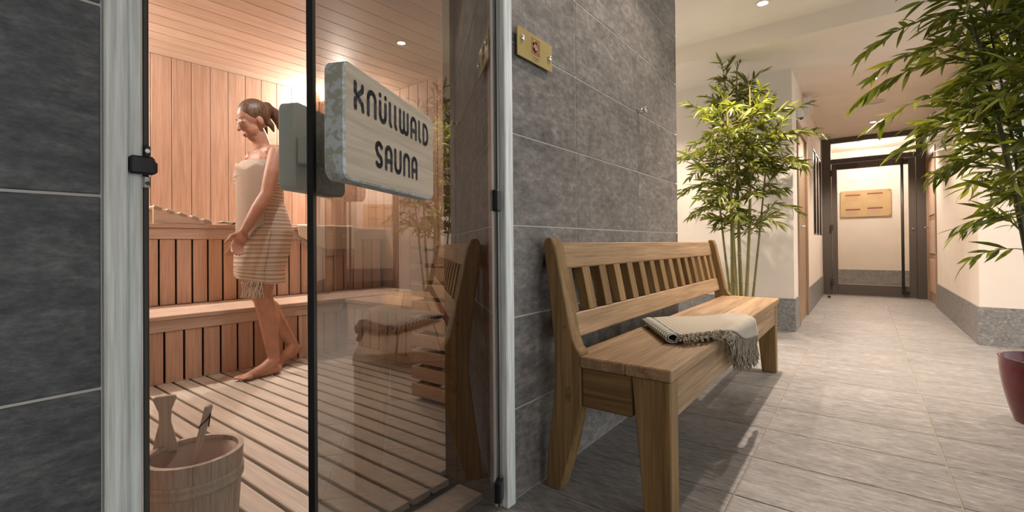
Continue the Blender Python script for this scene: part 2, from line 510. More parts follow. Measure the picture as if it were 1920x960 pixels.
# ceilings
c = MB(); c.box(-4.6, 3.4, -1.4, YSTEP, ZC, ZC+.1); c.box(-4.6, 3.4, YSTEP, 5.7, ZC2, ZC+.1); c.box(-.75, .95, 5.7, 9.5, ZC2, ZC2+.1)
struct('ceiling', obj('w', c.mesh('ceiling', 'ceil')), 'warm white hallway ceiling with a stepped bulkhead', 'ceiling')
# room beyond the glass door
hw = MB(); hw.box(-1.4, 1.7, 11.5, 11.6, 0, 2.75); hw.box(-1.4, -1.3, 9.5, 11.5, 0, 2.75); hw.box(1.6, 1.7, 9.5, 11.5, 0, 2.75); hw.box(-1.4, -.53, 9.45, 9.5, 0, 2.75); hw.box(.775, 1.7, 9.45, 9.5, 0, 2.75)
struct('wall_hall', obj('w', hw.mesh('wall_hall', 'cream')), 'pale walls of the hall behind the glass door', 'wall')
struct('ceiling_hall', obj('w', MB().box(-1.4, 1.7, 9.45, 11.6, 2.7, 2.8).mesh('ceiling_hall', 'ceil')), 'ceiling of the hall behind the glass door', 'ceiling')

# skirtings: tiles on a strip
def skirting(name, runs, label):
    s = thing(name, label, 'skirting', kind='structure')
    for (ax, c0, a, b, side, h) in runs:
        n = max(1, round((b-a)/.62)); st = (b-a)/n
        for k in range(n):
            p, q = a+k*st+.0012, a+(k+1)*st-.0012
            if ax == 'y': bpart('tile', min(c0, c0+side*.012), max(c0, c0+side*.012), p, q, 0, h, 'base_tile', s, .001)
            else: bpart('tile', p, q, min(c0, c0+side*.012), max(c0, c0+side*.012), 0, h, 'base_tile', s, .001)
    return s
HB = .322
skirting('baseboard_niche', [('x', 5.30, -3.2, -.533, -1, HB)], 'grey tile skirting below the wall behind the bamboo')
skirting('baseboard_left', [('y', -.545, 5.30, 5.655, 1, HB), ('y', -.545, 6.685, 9.33, 1, HB)], 'grey tile skirting along the corridor wall with slots')
skirting('baseboard_right', [('y', .775, 5.478, 8.24, -1, HB)], 'grey tile skirting along the right corridor wall')
skirting('baseboard_return', [('x', 5.49, .764, 3.2, -1, HB)], 'grey tile skirting behind the red potted bamboo')
skirting('baseboard_hall', [('x', 11.5, -1.3, 1.6, -1, HB)], 'grey tile skirting of the hall behind the glass door')

# ------------------------------------------------------------------ sauna shell
PHI = math.radians(-3.5)
PV = Vector((-3.32, 1.3, 0))
dY = Vector((-math.sin(PHI), math.cos(PHI), 0)); dX = Vector((math.cos(PHI), math.sin(PHI), 0))
ZS = 2.41; YRW = 2.93; SF = .06
bw = struct('wall_back', obj('w', MB().box(-1.16, -1.115, -1.75, 1.72, 0, ZS).mesh('wall_back', 'reveal'), None, PV, (0, 0, PHI)), 'cedar clad back wall of the sauna', 'wall')
k = 0; y = -1.7
while y < 1.66:
    bpart('board', -1.115, -1.10, y+.002, y+.136-.002, .0, ZS, 'cedar_z', bw, .002)
    y += .136
rwl = struct('wall_sauna_right', obj('w', MB().box(-4.55, -1.2, YRW+.012, 3.02, 0, ZS+.05).mesh('wall_sauna_right', 'reveal')), 'cedar clad right wall of the sauna', 'wall')
x = -4.5
while x < -1.25:
    bpart('board', x+.002, x+.128, YRW, YRW+.014, 0, ZS, 'cedar_z', rwl, .002)
    x += .13
struct('wall_sauna_left', obj('w', MB().box(-4.6, -1.2, -.56, -.5, 0, ZS).mesh('wall_sauna_left', 'cedar_z')), 'cedar left wall of the sauna out of view', 'wall')
fi = MB(); fi.box(-1.215, -1.2, -.5, .19, 0, ZS); fi.box(-1.215, -1.2, 1.256, YRW, 0, ZS); fi.box(-1.215, -1.2, .19, 1.256, 2.06, ZS)
struct('wall_sauna_front', obj('w', fi.mesh('wall_sauna_front', 'cedar_z')), 'inner cedar lining of the sauna front wall', 'wall')
sc = struct('ceiling_sauna', obj('w', MB().box(-4.6, -1.2, -.56, 3.02, ZS+.014, ZS+.05).mesh('ceiling_sauna', 'reveal')), 'cedar board ceiling of the sauna', 'ceiling')
for kk in range(24):
    t0 = -1.10+kk*.152
    cpt = PV + dX*(t0+.076)
    if cpt.x > -1.15: break
    s1 = (YRW-cpt.y)/dY.y; s0_ = (-.5-cpt.y)/dY.y
    o = obj('board', MB().box(.002, .150, s0_, s1, ZS, ZS+.016).mesh('board', 'cedar_y', bevel=.002), sc, PV + dX*t0, (0, 0, PHI))
sfl = struct('floor_sauna', obj('w', MB().box(-4.6, -1.0, -.5, 3.02, 0.0, .018).mesh('floor_sauna', 'heater')), 'pale slatted duckboard floor of the sauna', 'floor')
y = -.44+.0215
while y < 2.9:
    x1 = -1.165 if y+.076 < 1.2 else -1.222
    bpart('slat', -3.42, x1, y, y+.074, SF-.022, SF, 'slat', sfl, .003)
    y += .0883
# bearers under the slats
for xb in (-1.3, -2.0, -2.7): bpart('bearer', xb-.03, xb+.03, -.44, 1.19 if xb > -1.21 else 2.9, .018, SF-.0225, 'slat', sfl)
# threshold board at the opening
th = tag(bpart('threshold_board', -1.15, -1.035, .26, 1.19, .002, .036, 'slat', None, .004), 'flat wooden threshold board lying inside the glass door', 'board')

# ------------------------------------------------------------------ door trims
tl = thing('trim_1', 'pale wooden door trim beside the dark slate tiles', 'trim', kind='structure')
bpart('face_board', W-.02, W+.010, .1905, .2205, 0, 2.1, 'frame_wood', tl, .003)
bpart('stop_board', W-.03, W-.004, .222, .2435, 0, 2.06, 'frame_wood', tl, .004)
bpart('seal', W-.03, W-.012, .2435, .254, 0, 2.06, 'seal', tl, .003)
bpart('jamb_lining', -1.2, W-.031, .19, .246, 0, 2.06, 'reveal', tl)
tr = thing('trim_2', 'pale wooden door trim beside the tiled bench wall', 'trim', kind='structure')
bpart('face_board', W-.03, W+.014, 1.213, 1.2575, 0, 2.1, 'frame_wood', tr, .003)
bpart('metal_strip', W-.04, W-.006, 1.186, 1.2125, 0, 2.06, 'steel', tr, .002)
bpart('jamb_lining', -1.165, W-.041, 1.2, 1.256, 0, 2.06, 'reveal', tr)
bpart('edge_lining', -1.225, -1.166, 1.196, 1.256, 0, 2.06, 'bench_x', tr, .002)
bpart('corner_strip', W-.05, W-.041, 1.188, 1.2, 0, 2.06, 'reveal', tr)
th3 = thing('trim_3', 'pale wooden head trim above the sauna door', 'trim', kind='structure')
bpart('head_board', W-.03, W+.012, .19, 1.258, 2.06, 2.12, 'frame_wood', th3, .003)

# latch on the left trim
la = thing('roller_latch', 'black roller latch with screw plates on the pale trim', 'latch', (W, .235, 1.02))
def lat(name, y0, y1, z0, z1, x0, x1, mat, bev=.002): return bpart(name, W+x0, W+x1, y0, y1, z0, z1, mat, la, bev, (W, .235, 1.02))
lat('housing', .2225, .2565, 1.003, 1.033, -.004, .010, 'black', .003)
lat('roller', .2475, .2625, 1.005, 1.028, -.02, .004, 'black', .004)
lat('upper_plate', .2445, .2535, 1.034, 1.054, -.012, -.004, 'black')
lp = lat('lower_plate', .2435, .2535, .981, 1.002, -.012, -.004, 'steel')
for z in (1.044, .989):
    obj('screw', MB().tube([(-.006, .2487-.235, z-1.02), (-.001, .2487-.235, z-1.02)], .0036, 12).mesh('screw', 'chrome'), la)

# ------------------------------------------------------------------ sauna glass door
HX, HY = -.955, 1.17
dang = math.atan2(.907, -.420)           # direction free edge -> hinge
# local frame: local x = from hinge to free edge, local y = outward normal
du = Vector((.4202, -.9074, 0)); dn = Vector((.9074, .4202, 0))
rzd = math.atan2(du.y, du.x)             # local +x = du ; local +y = dn
gd = thing('door_4', 'open bronze tinted glass sauna door with wooden handle plate', 'door', (HX, HY, 0), rzd, kind='structure')
DL = .947
obj('pane', MB().box(.0, DL-.0065, -.004, .004, .025, 1.99).mesh('pane', 'glass'), gd)
obj('pane_edge', MB().box(DL-.0064, DL, -.0045, .0045, .025, 1.99).mesh('pane_edge', 'edge'), gd)
for z in (1.022, .082, 1.9):
    hg = obj('hinge', MB().box(-.014, .026, -.014, .016, z-.034, z+.036).mesh('hinge', 'black', bevel=.004), gd)
    obj('hinge_cap', MB().box(-.032, -.0145, -.01, .012, z-.033, z+.035).mesh('hinge_cap', 'taupe', bevel=.004), hg)
    obj('knuckle', MB().tube([(-.008, -.005, z-.045), (-.008, -.005, z+.05)], .008, 12).mesh('knuckle', 'black', True), hg)
obj('strip', MB().box(-.004, .0, -.006, .006, .025, 1.99).mesh('strip', 'seal'), gd)

def rounded(x0, x1, z0, z1, r, n=6):
    p = []
    for cx, cz, a0 in ((x1-r, z1-r, 0), (x0+r, z1-r, PI/2), (x0+r, z0+r, PI), (x1-r, z0+r, 1.5*PI)):
        for k in range(n+1):
            a = a0+PI/2*k/n; p.append((cx+r*math.cos(a), cz+r*math.sin(a)))
    return p
PO0, PO1, PT, POFF = .732, .996, .027, .08
PZ0, PZ1 = .956, 1.093
def plate(name, x0, x1, y0, y1, z0, z1, mats, parent, front_pos=True):
    me = MB().prism(rounded(x0, x1, z0, z1, .013), y0, y1).mesh(name, None, bevel=.0025)
    for m_ in mats: me.materials.append(M[m_])
    for p in me.polygons:
        p.material_index = 0 if (p.normal.y > .8) == front_pos and abs(p.normal.y) > .8 else 1
    return obj(name, me, parent)
op = plate('handle_plate', PO0, PO1, POFF-PT, POFF, PZ0, PZ1, ['sign', 'worn'], gd)
tag(op, 'wooden handle plate with routed lettering')
ip = plate('inner_handle_plate', .705, .843, -.132, -.102, .968, 1.105, ['plate_edge', 'plate_edge'], gd)
obj('spacer', MB().box(.79, .838, -.102, -.0045, 1.008, 1.05).mesh('spacer', 'plate_edge', bevel=.002), gd)
obj('spacer', MB().box(.80, .86, .0045, POFF-PT, 1.0, 1.035).mesh('spacer', 'plate_edge', bevel=.002), gd)

def arc(cx, cy, rx, ry, a0, a1, n=8):
    return [(cx+rx*math.cos(math.radians(a0+(a1-a0)*i/n)), cy+ry*math.sin(math.radians(a0+(a1-a0)*i/n))) for i in range(n+1)]
GL = {
 'K': ([[(0, .62), (0, 1)], [(0, 0), (0, .34)], [(.44, 1), (.42, .8), (.1, .52)], [(.1, .52), (.42, .25), (.46, 0)]], .46),
 'n': ([[(0, 0), (0, .7)]+arc(.24, .7, .24, .3, 180, 0)+[(.48, 0)]], .48),
 'U': ([[(0, 1), (0, .3)]+arc(.24, .3, .24, .3, 180, 360)+[(.48, 1)]], .48),
 'u2': ([[(0, .82), (0, .3)]+arc(.2, .3, .2, .3, 180, 360)+[(.4, .82)], [(0, 1.13), (0, 1.14)], [(.4, 1.13), (.4, 1.14)]], .4),
 'l': ([[(0, 1), (0, .14), (.08, 0)]], .08),
 'w': ([[(0, 1), (0, .2)]+arc(.17, .2, .17, .2, 180, 360)+[(.34, 1)], [(.34, .2)]+arc(.51, .2, .17, .2, 180, 360)+[(.68, 1)]], .68),
 'a': ([[(0, 0), (0, .7)]+arc(.22, .7, .22, .3, 180, 0)+[(.44, 0)], [(0, .36), (.44, .36)]], .44),
 'L': ([[(0, 1), (0, .14), (.12, 0)]], .12),
 'd': ([[(0, 0), (0, 1), (.15, 1)]+arc(.17, .5, .27, .5, 90, -90)+[(0, 0)]], .44),
 'S': ([[(.40, .86)]+arc(.2, .78, .2, .22, 40, 200)+[(.1, .52), (.32, .4)]+arc(.2, .2, .2, .2, 40, -150)], .42),
}
def strokes(mb, letters, u0_, u1_, z0, z1, th, yface, flip):
    H = z1-z0
    gap = .34
    tot = sum(GL[l][1] for l in letters)+gap*(len(letters)-1)
    sx = (u1_-u0_)/tot
    cx = 0
    for l in letters:
        for st in GL[l][0]:
            pts = [((u0_+(cx+p[0])*sx), z0+p[1]*H) for p in st]
            def W3(p, dy): return (flip-p[0], yface+dy, p[1])
            for i, p in enumerate(pts):
                ring = [(p[0]+th/2*math.cos(2*PI*q/12), p[1]+th/2*math.sin(2*PI*q/12)) for q in range(12)]
                mb.add([W3(r, .0004) for r in ring], [tuple(range(12))])
                if i+1 < len(pts):
                    q = pts[i+1]; d = Vector((q[0]-p[0], q[1]-p[1]))
                    if d.length < 1e-6: continue
                    n_ = Vector((-d.y, d.x)).normalized()*th/2
                    mb.add([W3(v, .0004) for v in ((p[0]+n_.x, p[1]+n_.y), (q[0]+n_.x, q[1]+n_.y), (q[0]-n_.x, q[1]-n_.y), (p[0]-n_.x, p[1]-n_.y))], [(0, 1, 2, 3)])
        cx += GL[l][1]+gap
WD = PO1-PO0
mb = MB(); strokes(mb, ['K', 'n', 'u2', 'l', 'l', 'w', 'a', 'L', 'd'], .085*WD, .90*WD, 1.043, 1.072, .0066, POFF, PO1)
obj('lettering', mb.mesh('lettering', 'lettering', fix=False), op)
mb = MB(); strokes(mb, ['S', 'a', 'U', 'n', 'a'], .27*WD, .735*WD, .983, 1.012, .0066, POFF, PO1)
obj('lettering', mb.mesh('lettering', 'lettering', fix=False), op)

# ------------------------------------------------------------------ end door of the corridor
YD = 9.4
d1 = thing('door_1', 'taupe framed glass door with transom at the corridor end', 'door', (.12, YD, 0), 0, kind='structure')
OFF = (.12, YD, 0)
def dp(name, x0, x1, z0, z1, y0, y1, mat, bev=.004, par=None): return bpart(name, x0, x1, YD+y0, YD+y1, z0, z1, mat, par or d1, bev, OFF)
dp('frame_post', -.545, -.415, 0, 2.6, -.03, .05, 'taupe'); dp('frame_post', .655, .775, 0, 2.6, -.03, .05, 'taupe')
dp('frame_head', -.415, .655, 2.52, 2.6, -.03, .05, 'taupe'); dp('frame_transom', -.415, .655, 2.18, 2.255, -.03, .05, 'taupe')
dp('transom_pane', -.415, .655, 2.255, 2.52, .005, .013, 'clear', 0)
dp('stile', -.41, -.335, .01, 2.17, -.045, .02, 'taupe'); dp('stile', .565, .65, .01, 2.17, -.045, .02, 'taupe')
dp('rail', -.335, .565, 2.075, 2.17, -.045, .02, 'taupe'); dp('rail', -.335, .565, .01, .185, -.045, .02, 'taupe')
dp('pane', -.335, .565, .185, 2.075, -.015, -.007, 'clear', 0)
for z in (.22, 1.12, 2.02): dp('hinge', -.43, -.395, z-.05, z+.05, -.065, -.045, 'taupe_dark')
dp('door_closer', -.35, -.07, 2.10, 2.16, -.10, -.046, 'taupe_dark')
dp('closer_arm', -.1, .25, 2.18, 2.195, -.09, -.06, 'taupe_dark', .002)
hb = obj('pull_bar', MB().tube([(.485-.12, -.11, .06), (.485-.12, -.11, 2.16)], .019, 16).mesh('pull_bar', 'taupe_dark', True), d1)
for z in (.09, 2.12): obj('bracket', MB().tube([(.485-.12, -.11, z), (.55-.12, -.045, z)], .013, 10).mesh('bracket', 'taupe_dark', True), hb)
obj('lock', MB().tube([(.61-.12, -.046, 1.07), (.61-.12, -.056, 1.07)], .014, 14).mesh('lock', 'steel'), d1)

# notice board in the hall beyond
nb = thing('notice_board', 'honey coloured acrylic notice board on wall behind glass door', 'board', (.04, 11.47, 1.62))
BX0, BX1, BZ0, BZ1 = -.355, .435, 1.375, 1.895
obj('panel', MB().prism(rounded(BX0-.04, BX1-.04, BZ0-1.62, BZ1-1.62, .01), -.008, 0).mesh('panel', 'board'), nb)
pr = MB(); pg = MB()
for (ux, uz) in ((.10, .86), (.54, .89), (.10, .31), (.54, .34)):
    x0 = BX0+ux*.79-.04; z0 = BZ0+uz*.52-1.62
    obj('print_strip', MB().box(x0, x0+.24, -.0095, -.008, z0-.03, z0-.005).mesh('print_strip', 'board_red'), nb)
    for q in range(14): pg.box(x0+q*.017, x0+q*.017+.011, -.0095, -.008, z0+.012, z0+.022)
    for rr in range(3):
        for q in range(6): pg.box(x0+q*.035, x0+q*.035+(.02 if rr else .028), -.0095, -.008, z0-.065-rr*.03, z0-.055-rr*.03)
tag(obj('print_text', pg.mesh('print_text', 'board_grey'), nb), kind='stuff')
for (ax, az) in ((.03, .05), (.97, .05), (.03, .95), (.97, .95)):
    obj('screw', MB().tube([(BX0-.04+ax*.79, -.008, BZ0-1.62+az*.52), (BX0-.04+ax*.79, -.02, BZ0-1.62+az*.52)], .009, 10).mesh('screw', 'steel'), nb)

# wooden doors on both sides
def lever(par, x, y, z, side, dy):
    h = obj('handle', MB().tube([(x, y, z), (x+side*.05, y, z), (x+side*.055, y+dy*.03, z), (x+side*.055, y+dy*.12, z)], .009, 10).mesh('handle', 'chrome', True), par)
    obj('rosette', MB().tube([(x, y, z), (x+side*.01, y, z)], .025, 16).mesh('rosette', 'chrome'), h)
    obj('lock_rosette', MB().tube([(x, y, z-.09), (x+side*.009, y, z-.09)], .022, 16).mesh('lock_rosette', 'chrome'), h)
d2 = thing('door_2', 'light oak door with lever handle past the bamboo niche', 'door', kind='structure')
bpart('leaf', -.60, -.553, 5.74, 6.60, .005, 2.08, 'oak_door', d2, .003)
bpart('frame_jamb', -.60, -.53, 5.66, 5.738, 0, 2.16, 'oak_door', d2, .004); bpart('frame_jamb', -.60, -.53, 6.602, 6.68, 0, 2.16, 'oak_door', d2, .004)
bpart('frame_head', -.60, -.53, 5.738, 6.602, 2.082, 2.16, 'oak_door', d2, .004)
lever(d2, -.553, 5.83, 1.05, 1, 1)
d3 = thing('door_3', 'light oak panelled door beside the corridor end', 'door', kind='structure')
bpart('leaf', .785, .83, 8.33, 9.25, .005, 2.08, 'oak_door', d3, .003)
bpart('frame_jamb', .762, .83, 8.25, 8.328, 0, 2.16, 'oak_door', d3, .004); bpart('frame_jamb', .762, .83, 9.252, 9.33, 0, 2.16, 'oak_door', d3, .004)
bpart('frame_head', .762, .83, 8.328, 9.252, 2.082, 2.16, 'oak_door', d3, .004)
for z0, z1 in ((.15, .62), (.70, 1.17), (1.25, 1.72), (1.78, 2.02)): bpart('panel', .776, .786, 8.43, 9.15, z0, z1, 'cedar_z', d3, .004)
lever(d3, .785, 9.17, 1.08, -1, -1)

# ------------------------------------------------------------------ ceiling and wall fittings
def downlight(x, y, z, label, watt, col=(1, .84, .72), blend=.6, size=115, rad=.03, lens='lens'):
    t = thing('downlight', label, 'lamp', (x, y, z), group='recessed ceiling spotlights')
    obj('ring', MB().lathe([(.034, -.001), (.05, -.001), (.05, -.006), (.044, -.010), (.034, -.006)], 28, close=True).mesh('ring', 'white', True), t)
    obj('lens', MB().lathe([(.0, -.004), (.034, -.004), (.034, -.001), (0, -.001)], 24).mesh('lens', lens), t)
    l = bpy.data.lights.new('spot', 'SPOT'); l.energy = watt*LAMP_W; l.color = col; l.spot_size = math.radians(size); l.spot_blend = blend; l.shadow_soft_size = rad
    lo = obj('spot', l, t, (0, 0, -.03))
    return t
downlight(-.606, 4.07, ZC, 'bright recessed ceiling spot above the far bench end', 92)
downlight(.132, 8.41, ZC2, 'recessed ceiling spot in front of the glass door', 46)
downlight(.10, 6.18, ZC2, 'recessed ceiling spot mid corridor behind the bamboo leaves', 38)
downlight(.98, 4.25, ZC, 'recessed ceiling spot behind the red potted bamboo', 44)
downlight(-1.75, 4.3, ZC, 'recessed ceiling spot hidden in the bamboo niche', 45)
downlight(-.35, 2.2, ZC, 'added unseen ceiling spot brightening the bench and towel', 16)  # extra spot, out of view, added to brighten the near bench
hl = thing('ceiling_lamp', 'glowing ceiling lamp in hall behind the transom', 'lamp', (.1, 10.5, 2.7))
obj('base', MB().lathe([(.0, 0), (.16, 0), (.16, -.02), (0, -.02)], 28).mesh('base', 'white'), hl)
obj('diffuser', MB().lathe([(.15, -.02), (.145, -.05), (.11, -.075), (.05, -.085), (0, -.087)], 28).mesh('diffuser', plain('hall lamp', (1, .92, .8, 1), .4, emit=(1, .88, .76, 1), emit_s=5), True), hl)
l = bpy.data.lights.new('glow', 'POINT'); l.energy = 18*LAMP_W; l.color = (1, .89, .81); l.shadow_soft_size = .1
obj('glow', l, hl, (0, 0, -.2))

v = thing('ceiling_vent', 'round flush ceiling vent in the corridor', 'vent', (.132, 7.23, ZC2))
obj('rim', MB().lathe([(.085, 0), (.105, 0), (.105, -.006), (.085, -.008)], 32, close=True).mesh('rim', 'vent', True), v)
g = MB()
for r_ in (.018, .036, .054, .072): g.lathe([(r_-.006, -.001), (r_+.005, -.001), (r_+.005, -.005), (r_-.006, -.005)], 28, close=True)
obj('grille', g.mesh('grille', 'vent'), v)
e = thing('wall_speaker', 'small white box high on wall beyond the oak door', 'speaker', (-.545, 6.35, 2.45))
obj('body', MB().box(0, .085, -.09, .09, -.09, .09).mesh('body', 'white', bevel=.008), e)
obj('front_panel', MB().box(.0855, .09, -.078, .078, -.078, .078).mesh('front_panel', 'vent', bevel=.003), e)
e = thing('door_sensor', 'small grey sensor above the oak door frame', 'sensor', (-.545, 5.72, 2.225))
obj('body', MB().box(0, .055, -.05, .05, -.035, .045).mesh('body', 'white', bevel=.006), e)
obj('eye', MB().ball((.04, 0, -.035), .02, 12).mesh('eye', 'taupe_dark', True), e)
# wall hook
hk = thing('wall_hook', 'small chrome knob hook on the tiled bench wall', 'hook', (W, 2.397, 1.597))
obj('stem', MB().tube([(0, 0, 0), (.012, 0, 0), (.032, 0, 0)], [.013, .008, .008], 14).mesh('stem', 'chrome', True), hk)
obj('knob', MB().tube([(.03, 0, 0), (.034, 0, 0), (.047, 0, 0), (.05, 0, 0)], [.010, .0175, .0175, .015], 18).mesh('knob', 'chrome', True), hk)
# gold sign plate
gs = thing('sign_plate', 'gold acrylic sign plate with dotted emblem on tiled wall', 'sign', (W, 1.395, 1.592))
obj('panel', MB().box(.012, .017, -.111, .113, -.052, .051).mesh('panel', 'gold', bevel=.001), gs)
for yy, zz in ((-.083, .012), (.092, -.006)):
    obj('screw', MB().lathe([(.0095, 0), (.0095, .012), (.0115, .012), (.0115, .022), (.008, .026), (0, .027)], 18).mesh('screw', 'chrome', True), gs, (0, yy, zz), (0, PI/2, 0))
em = MB(); SX = .0171
for a in range(9):
    for b_ in range(10):
        if 1.5 < a < 6.5 and 1.5 < b_ < 8.5 and (a+b_*3) % 5: continue
        em.box(SX, SX+.0003, -.028+a*.0065, -.028+a*.0065+.004, -.022+b_*.0062, -.022+b_*.0062+.004)
obj('dots', em.mesh('dots', 'board_red'), gs)
fg = MB()
def blob(y0, z0, r): fg.prism([(y0+r*math.cos(2*PI*q/10), z0+r*.9*math.sin(2*PI*q/10)) for q in range(10)], SX, SX+.0004, 'yz')
for a in range(14): blob(-.014+.02*math.cos(a*.42)*(1-a*.02)+.014, .008+.016*math.sin(a*.42), .0045)
for yy, zz, r_ in ((-.01, -.004, .008), (-.012, .016, .006), (.004, .028, .005), (.004, .021, .0045), (-.004, -.012, .006), (.016, -.012, .004), (.023, -.016, .003)): blob(yy, zz, r_)
obj('figure', fg.mesh('figure', 'board_red'), gs)
tx = MB()
for a in range(7): tx.box(SX, SX+.0003, -.018+a*.006, -.018+a*.006+.0035, -.035, -.0305)
for a in range(5): tx.box(SX, SX+.0003, -.012+a*.006, -.012+a*.006+.004, -.043, -.0395)
obj('print_text', tx.mesh('print_text', 'taupe'), gs)
# floor drain and door stop
fd = thing('floor_drain', 'flush tiled drain cover before the glass door', 'drain', (.08, 7.98, 0))
f = MB()
for a in ((-.16, .16, -.12, -.115), (-.16, .16, .115, .12), (-.16, -.155, -.115, .115), (.155, .16, -.115, .115)): f.box(*a, 0, .002)
obj('rim', f.mesh('rim', 'steel'), fd); obj('lift_slot', MB().box(-.06, .06, -.01, .01, 0, .0025).mesh('lift_slot', 'vent'), fd)
obj('lift_mark', MB().box(-.045, .045, -.004, .004, .0025, .003).mesh('lift_mark', 'taupe_dark'), fd)
ds = thing('door_stop', 'small black door stop on floor left of glass door', 'stop', (-.43, 8.72, 0))
obj('base', MB().lathe([(0, 0), (.022, 0), (.022, .012), (0, .012)], 16).mesh('base', 'steel'), ds)
obj('buffer', MB().lathe([(.018, .012), (.02, .03), (.016, .042), (0, .044)], 16).mesh('buffer', 'black', True), ds)

# ------------------------------------------------------------------ hallway bench
be = thing('bench', 'rustic reclaimed wood bench with slatted back against tiled wall', 'bench', (-.7, 2.55, 0))
BO = (-.7, 2.55, 0)
outer = [(-.930, 0), (-.922, .123), (-.903, .258), (-.886, .391), (-.888, .498), (-.905, .659), (-.919, .768), (-.932, .868), (-.930, .893), (-.918, .905)]
inner = [(-.898, .902), (-.882, .868), (-.859, .759), (-.830, .622), (-.813, .545), (-.799, .515), (-.784, .499), (-.784, .32), (-.823, .154), (-.872, 0)]
def post(y0, y1):
    poly = [(x-BO[0], z) for x, z in outer+inner]
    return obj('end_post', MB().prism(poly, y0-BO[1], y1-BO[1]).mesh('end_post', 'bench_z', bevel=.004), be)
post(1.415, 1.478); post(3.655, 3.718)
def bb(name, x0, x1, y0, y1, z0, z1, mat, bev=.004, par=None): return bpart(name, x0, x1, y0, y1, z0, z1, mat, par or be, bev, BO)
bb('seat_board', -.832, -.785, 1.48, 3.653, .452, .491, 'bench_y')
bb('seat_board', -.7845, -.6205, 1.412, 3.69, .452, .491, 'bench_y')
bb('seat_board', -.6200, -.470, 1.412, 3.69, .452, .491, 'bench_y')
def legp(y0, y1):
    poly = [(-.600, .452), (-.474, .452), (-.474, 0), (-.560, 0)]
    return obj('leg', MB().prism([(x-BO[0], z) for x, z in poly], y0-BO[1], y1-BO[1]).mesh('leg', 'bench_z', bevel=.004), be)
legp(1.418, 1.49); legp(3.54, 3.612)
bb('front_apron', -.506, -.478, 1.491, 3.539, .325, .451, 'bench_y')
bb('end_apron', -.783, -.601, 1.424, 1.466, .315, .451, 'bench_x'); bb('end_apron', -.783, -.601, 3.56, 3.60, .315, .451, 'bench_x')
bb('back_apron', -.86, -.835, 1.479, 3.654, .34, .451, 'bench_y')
TILT = math.atan(.2)
def rail(z0, z1, name, xf):
    h = (z1-z0)/math.cos(TILT)
    o = obj(name, bxm(.034, 2.176, h, 'bench_y', .004), be, (xf-.017-BO[0], 2.5665-BO[1], (z0+z1)/2), (0, -TILT, 0))
    return o
def xr(z): return -.862-(z-.575)*.2
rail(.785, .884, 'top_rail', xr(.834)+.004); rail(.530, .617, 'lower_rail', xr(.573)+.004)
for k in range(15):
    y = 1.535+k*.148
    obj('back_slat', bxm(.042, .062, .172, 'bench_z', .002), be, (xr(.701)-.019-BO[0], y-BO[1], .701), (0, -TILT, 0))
# pegs and marks on the near post
for (px_, pz_, a, b_) in ((-.845, .585, .006, .008), (-.832, .352, .011, .026), (-.895, .85, .005, .006)):
    obj('peg', MB().prism([(px_-BO[0]+a*math.cos(2*PI*q/12), pz_+b_*math.sin(2*PI*q/12)) for q in range(12)], 1.4135-BO[1], 1.416-BO[1]).mesh('peg', 'bench_x'), be)

# towel on the bench
tw = thing('towel', 'folded sand striped towel with fringe draped over the bench seat', 'towel', (-.62, 2.1, .491))
TO = Vector((-.62, 2.1, .491))
EDGE = -.462
def drape(a, y, z, out=0):
    r = .015+out
    if a <= EDGE-.0: return Vector((a, y, z))
    d = a-EDGE
    if d < r*PI/2:
        an = d/r; return Vector((EDGE+r*math.sin(an), y, z-r*(1-math.cos(an))))
    return Vector((EDGE+r, y, z-r-(d-r*PI/2)))
A_, B_, C_, D_ = Vector((-.80, 2.14)), Vector((-.50, 2.50)), Vector((-.335, 2.60)), Vector((-.575, 1.80))
def bil(u, v):
    p = (A_*(1-u)+B_*u)*(1-v)+(D_*(1-u)+C_*u)*v
    bow = Vector((.055, -.06))*math.sin(PI*u)*v*.9
    return p+bow
def sheet(zoff, ins):
    def fn(u, v):
        uu, vv = ins+u*(1-2*ins), ins+v*(1-ins*2)
        p = bil(uu, vv)
        z = .491+zoff+.003*math.sin(9*uu+4*vv)+.004*math.sin(5*vv+2)+.003*math.sin(17*vv*uu)
        return drape(p.x, p.y, z, zoff*.6)-TO
    return MB().grid(fn, 36, 30)
for i, (z, n_) in enumerate(((.015, .012), (.030, .0))):
    o = obj('fold', sheet(z, n_).mesh('fold', 'towel_stripe', True), tw)
    sm = o.modifiers.new('thick', 'SOLIDIFY'); sm.thickness = .007; sm.offset = 0
# rolled left edge
def rollfn(u, v):
    p = A_*(1-u)*1.0+D_*u; p = p.lerp(D_, 0)
    c_ = Vector((p.x-.012, p.y-.012, .491+.024))
    d = (D_-A_).normalized(); nn = Vector((-d.y, d.x, 0))
    an = v*2*PI*1.35
    r = .022-.009*v
    return c_+nn*r*math.cos(an+2.6)*1.35+Vector((0, 0, r*math.sin(an+2.6)))-TO
o = obj('rolled_edge', MB().grid(rollfn, 26, 26).mesh('rolled_edge', 'towel_roll', True), tw)
sm = o.modifiers.new('thick', 'SOLIDIFY'); sm.thickness = .004
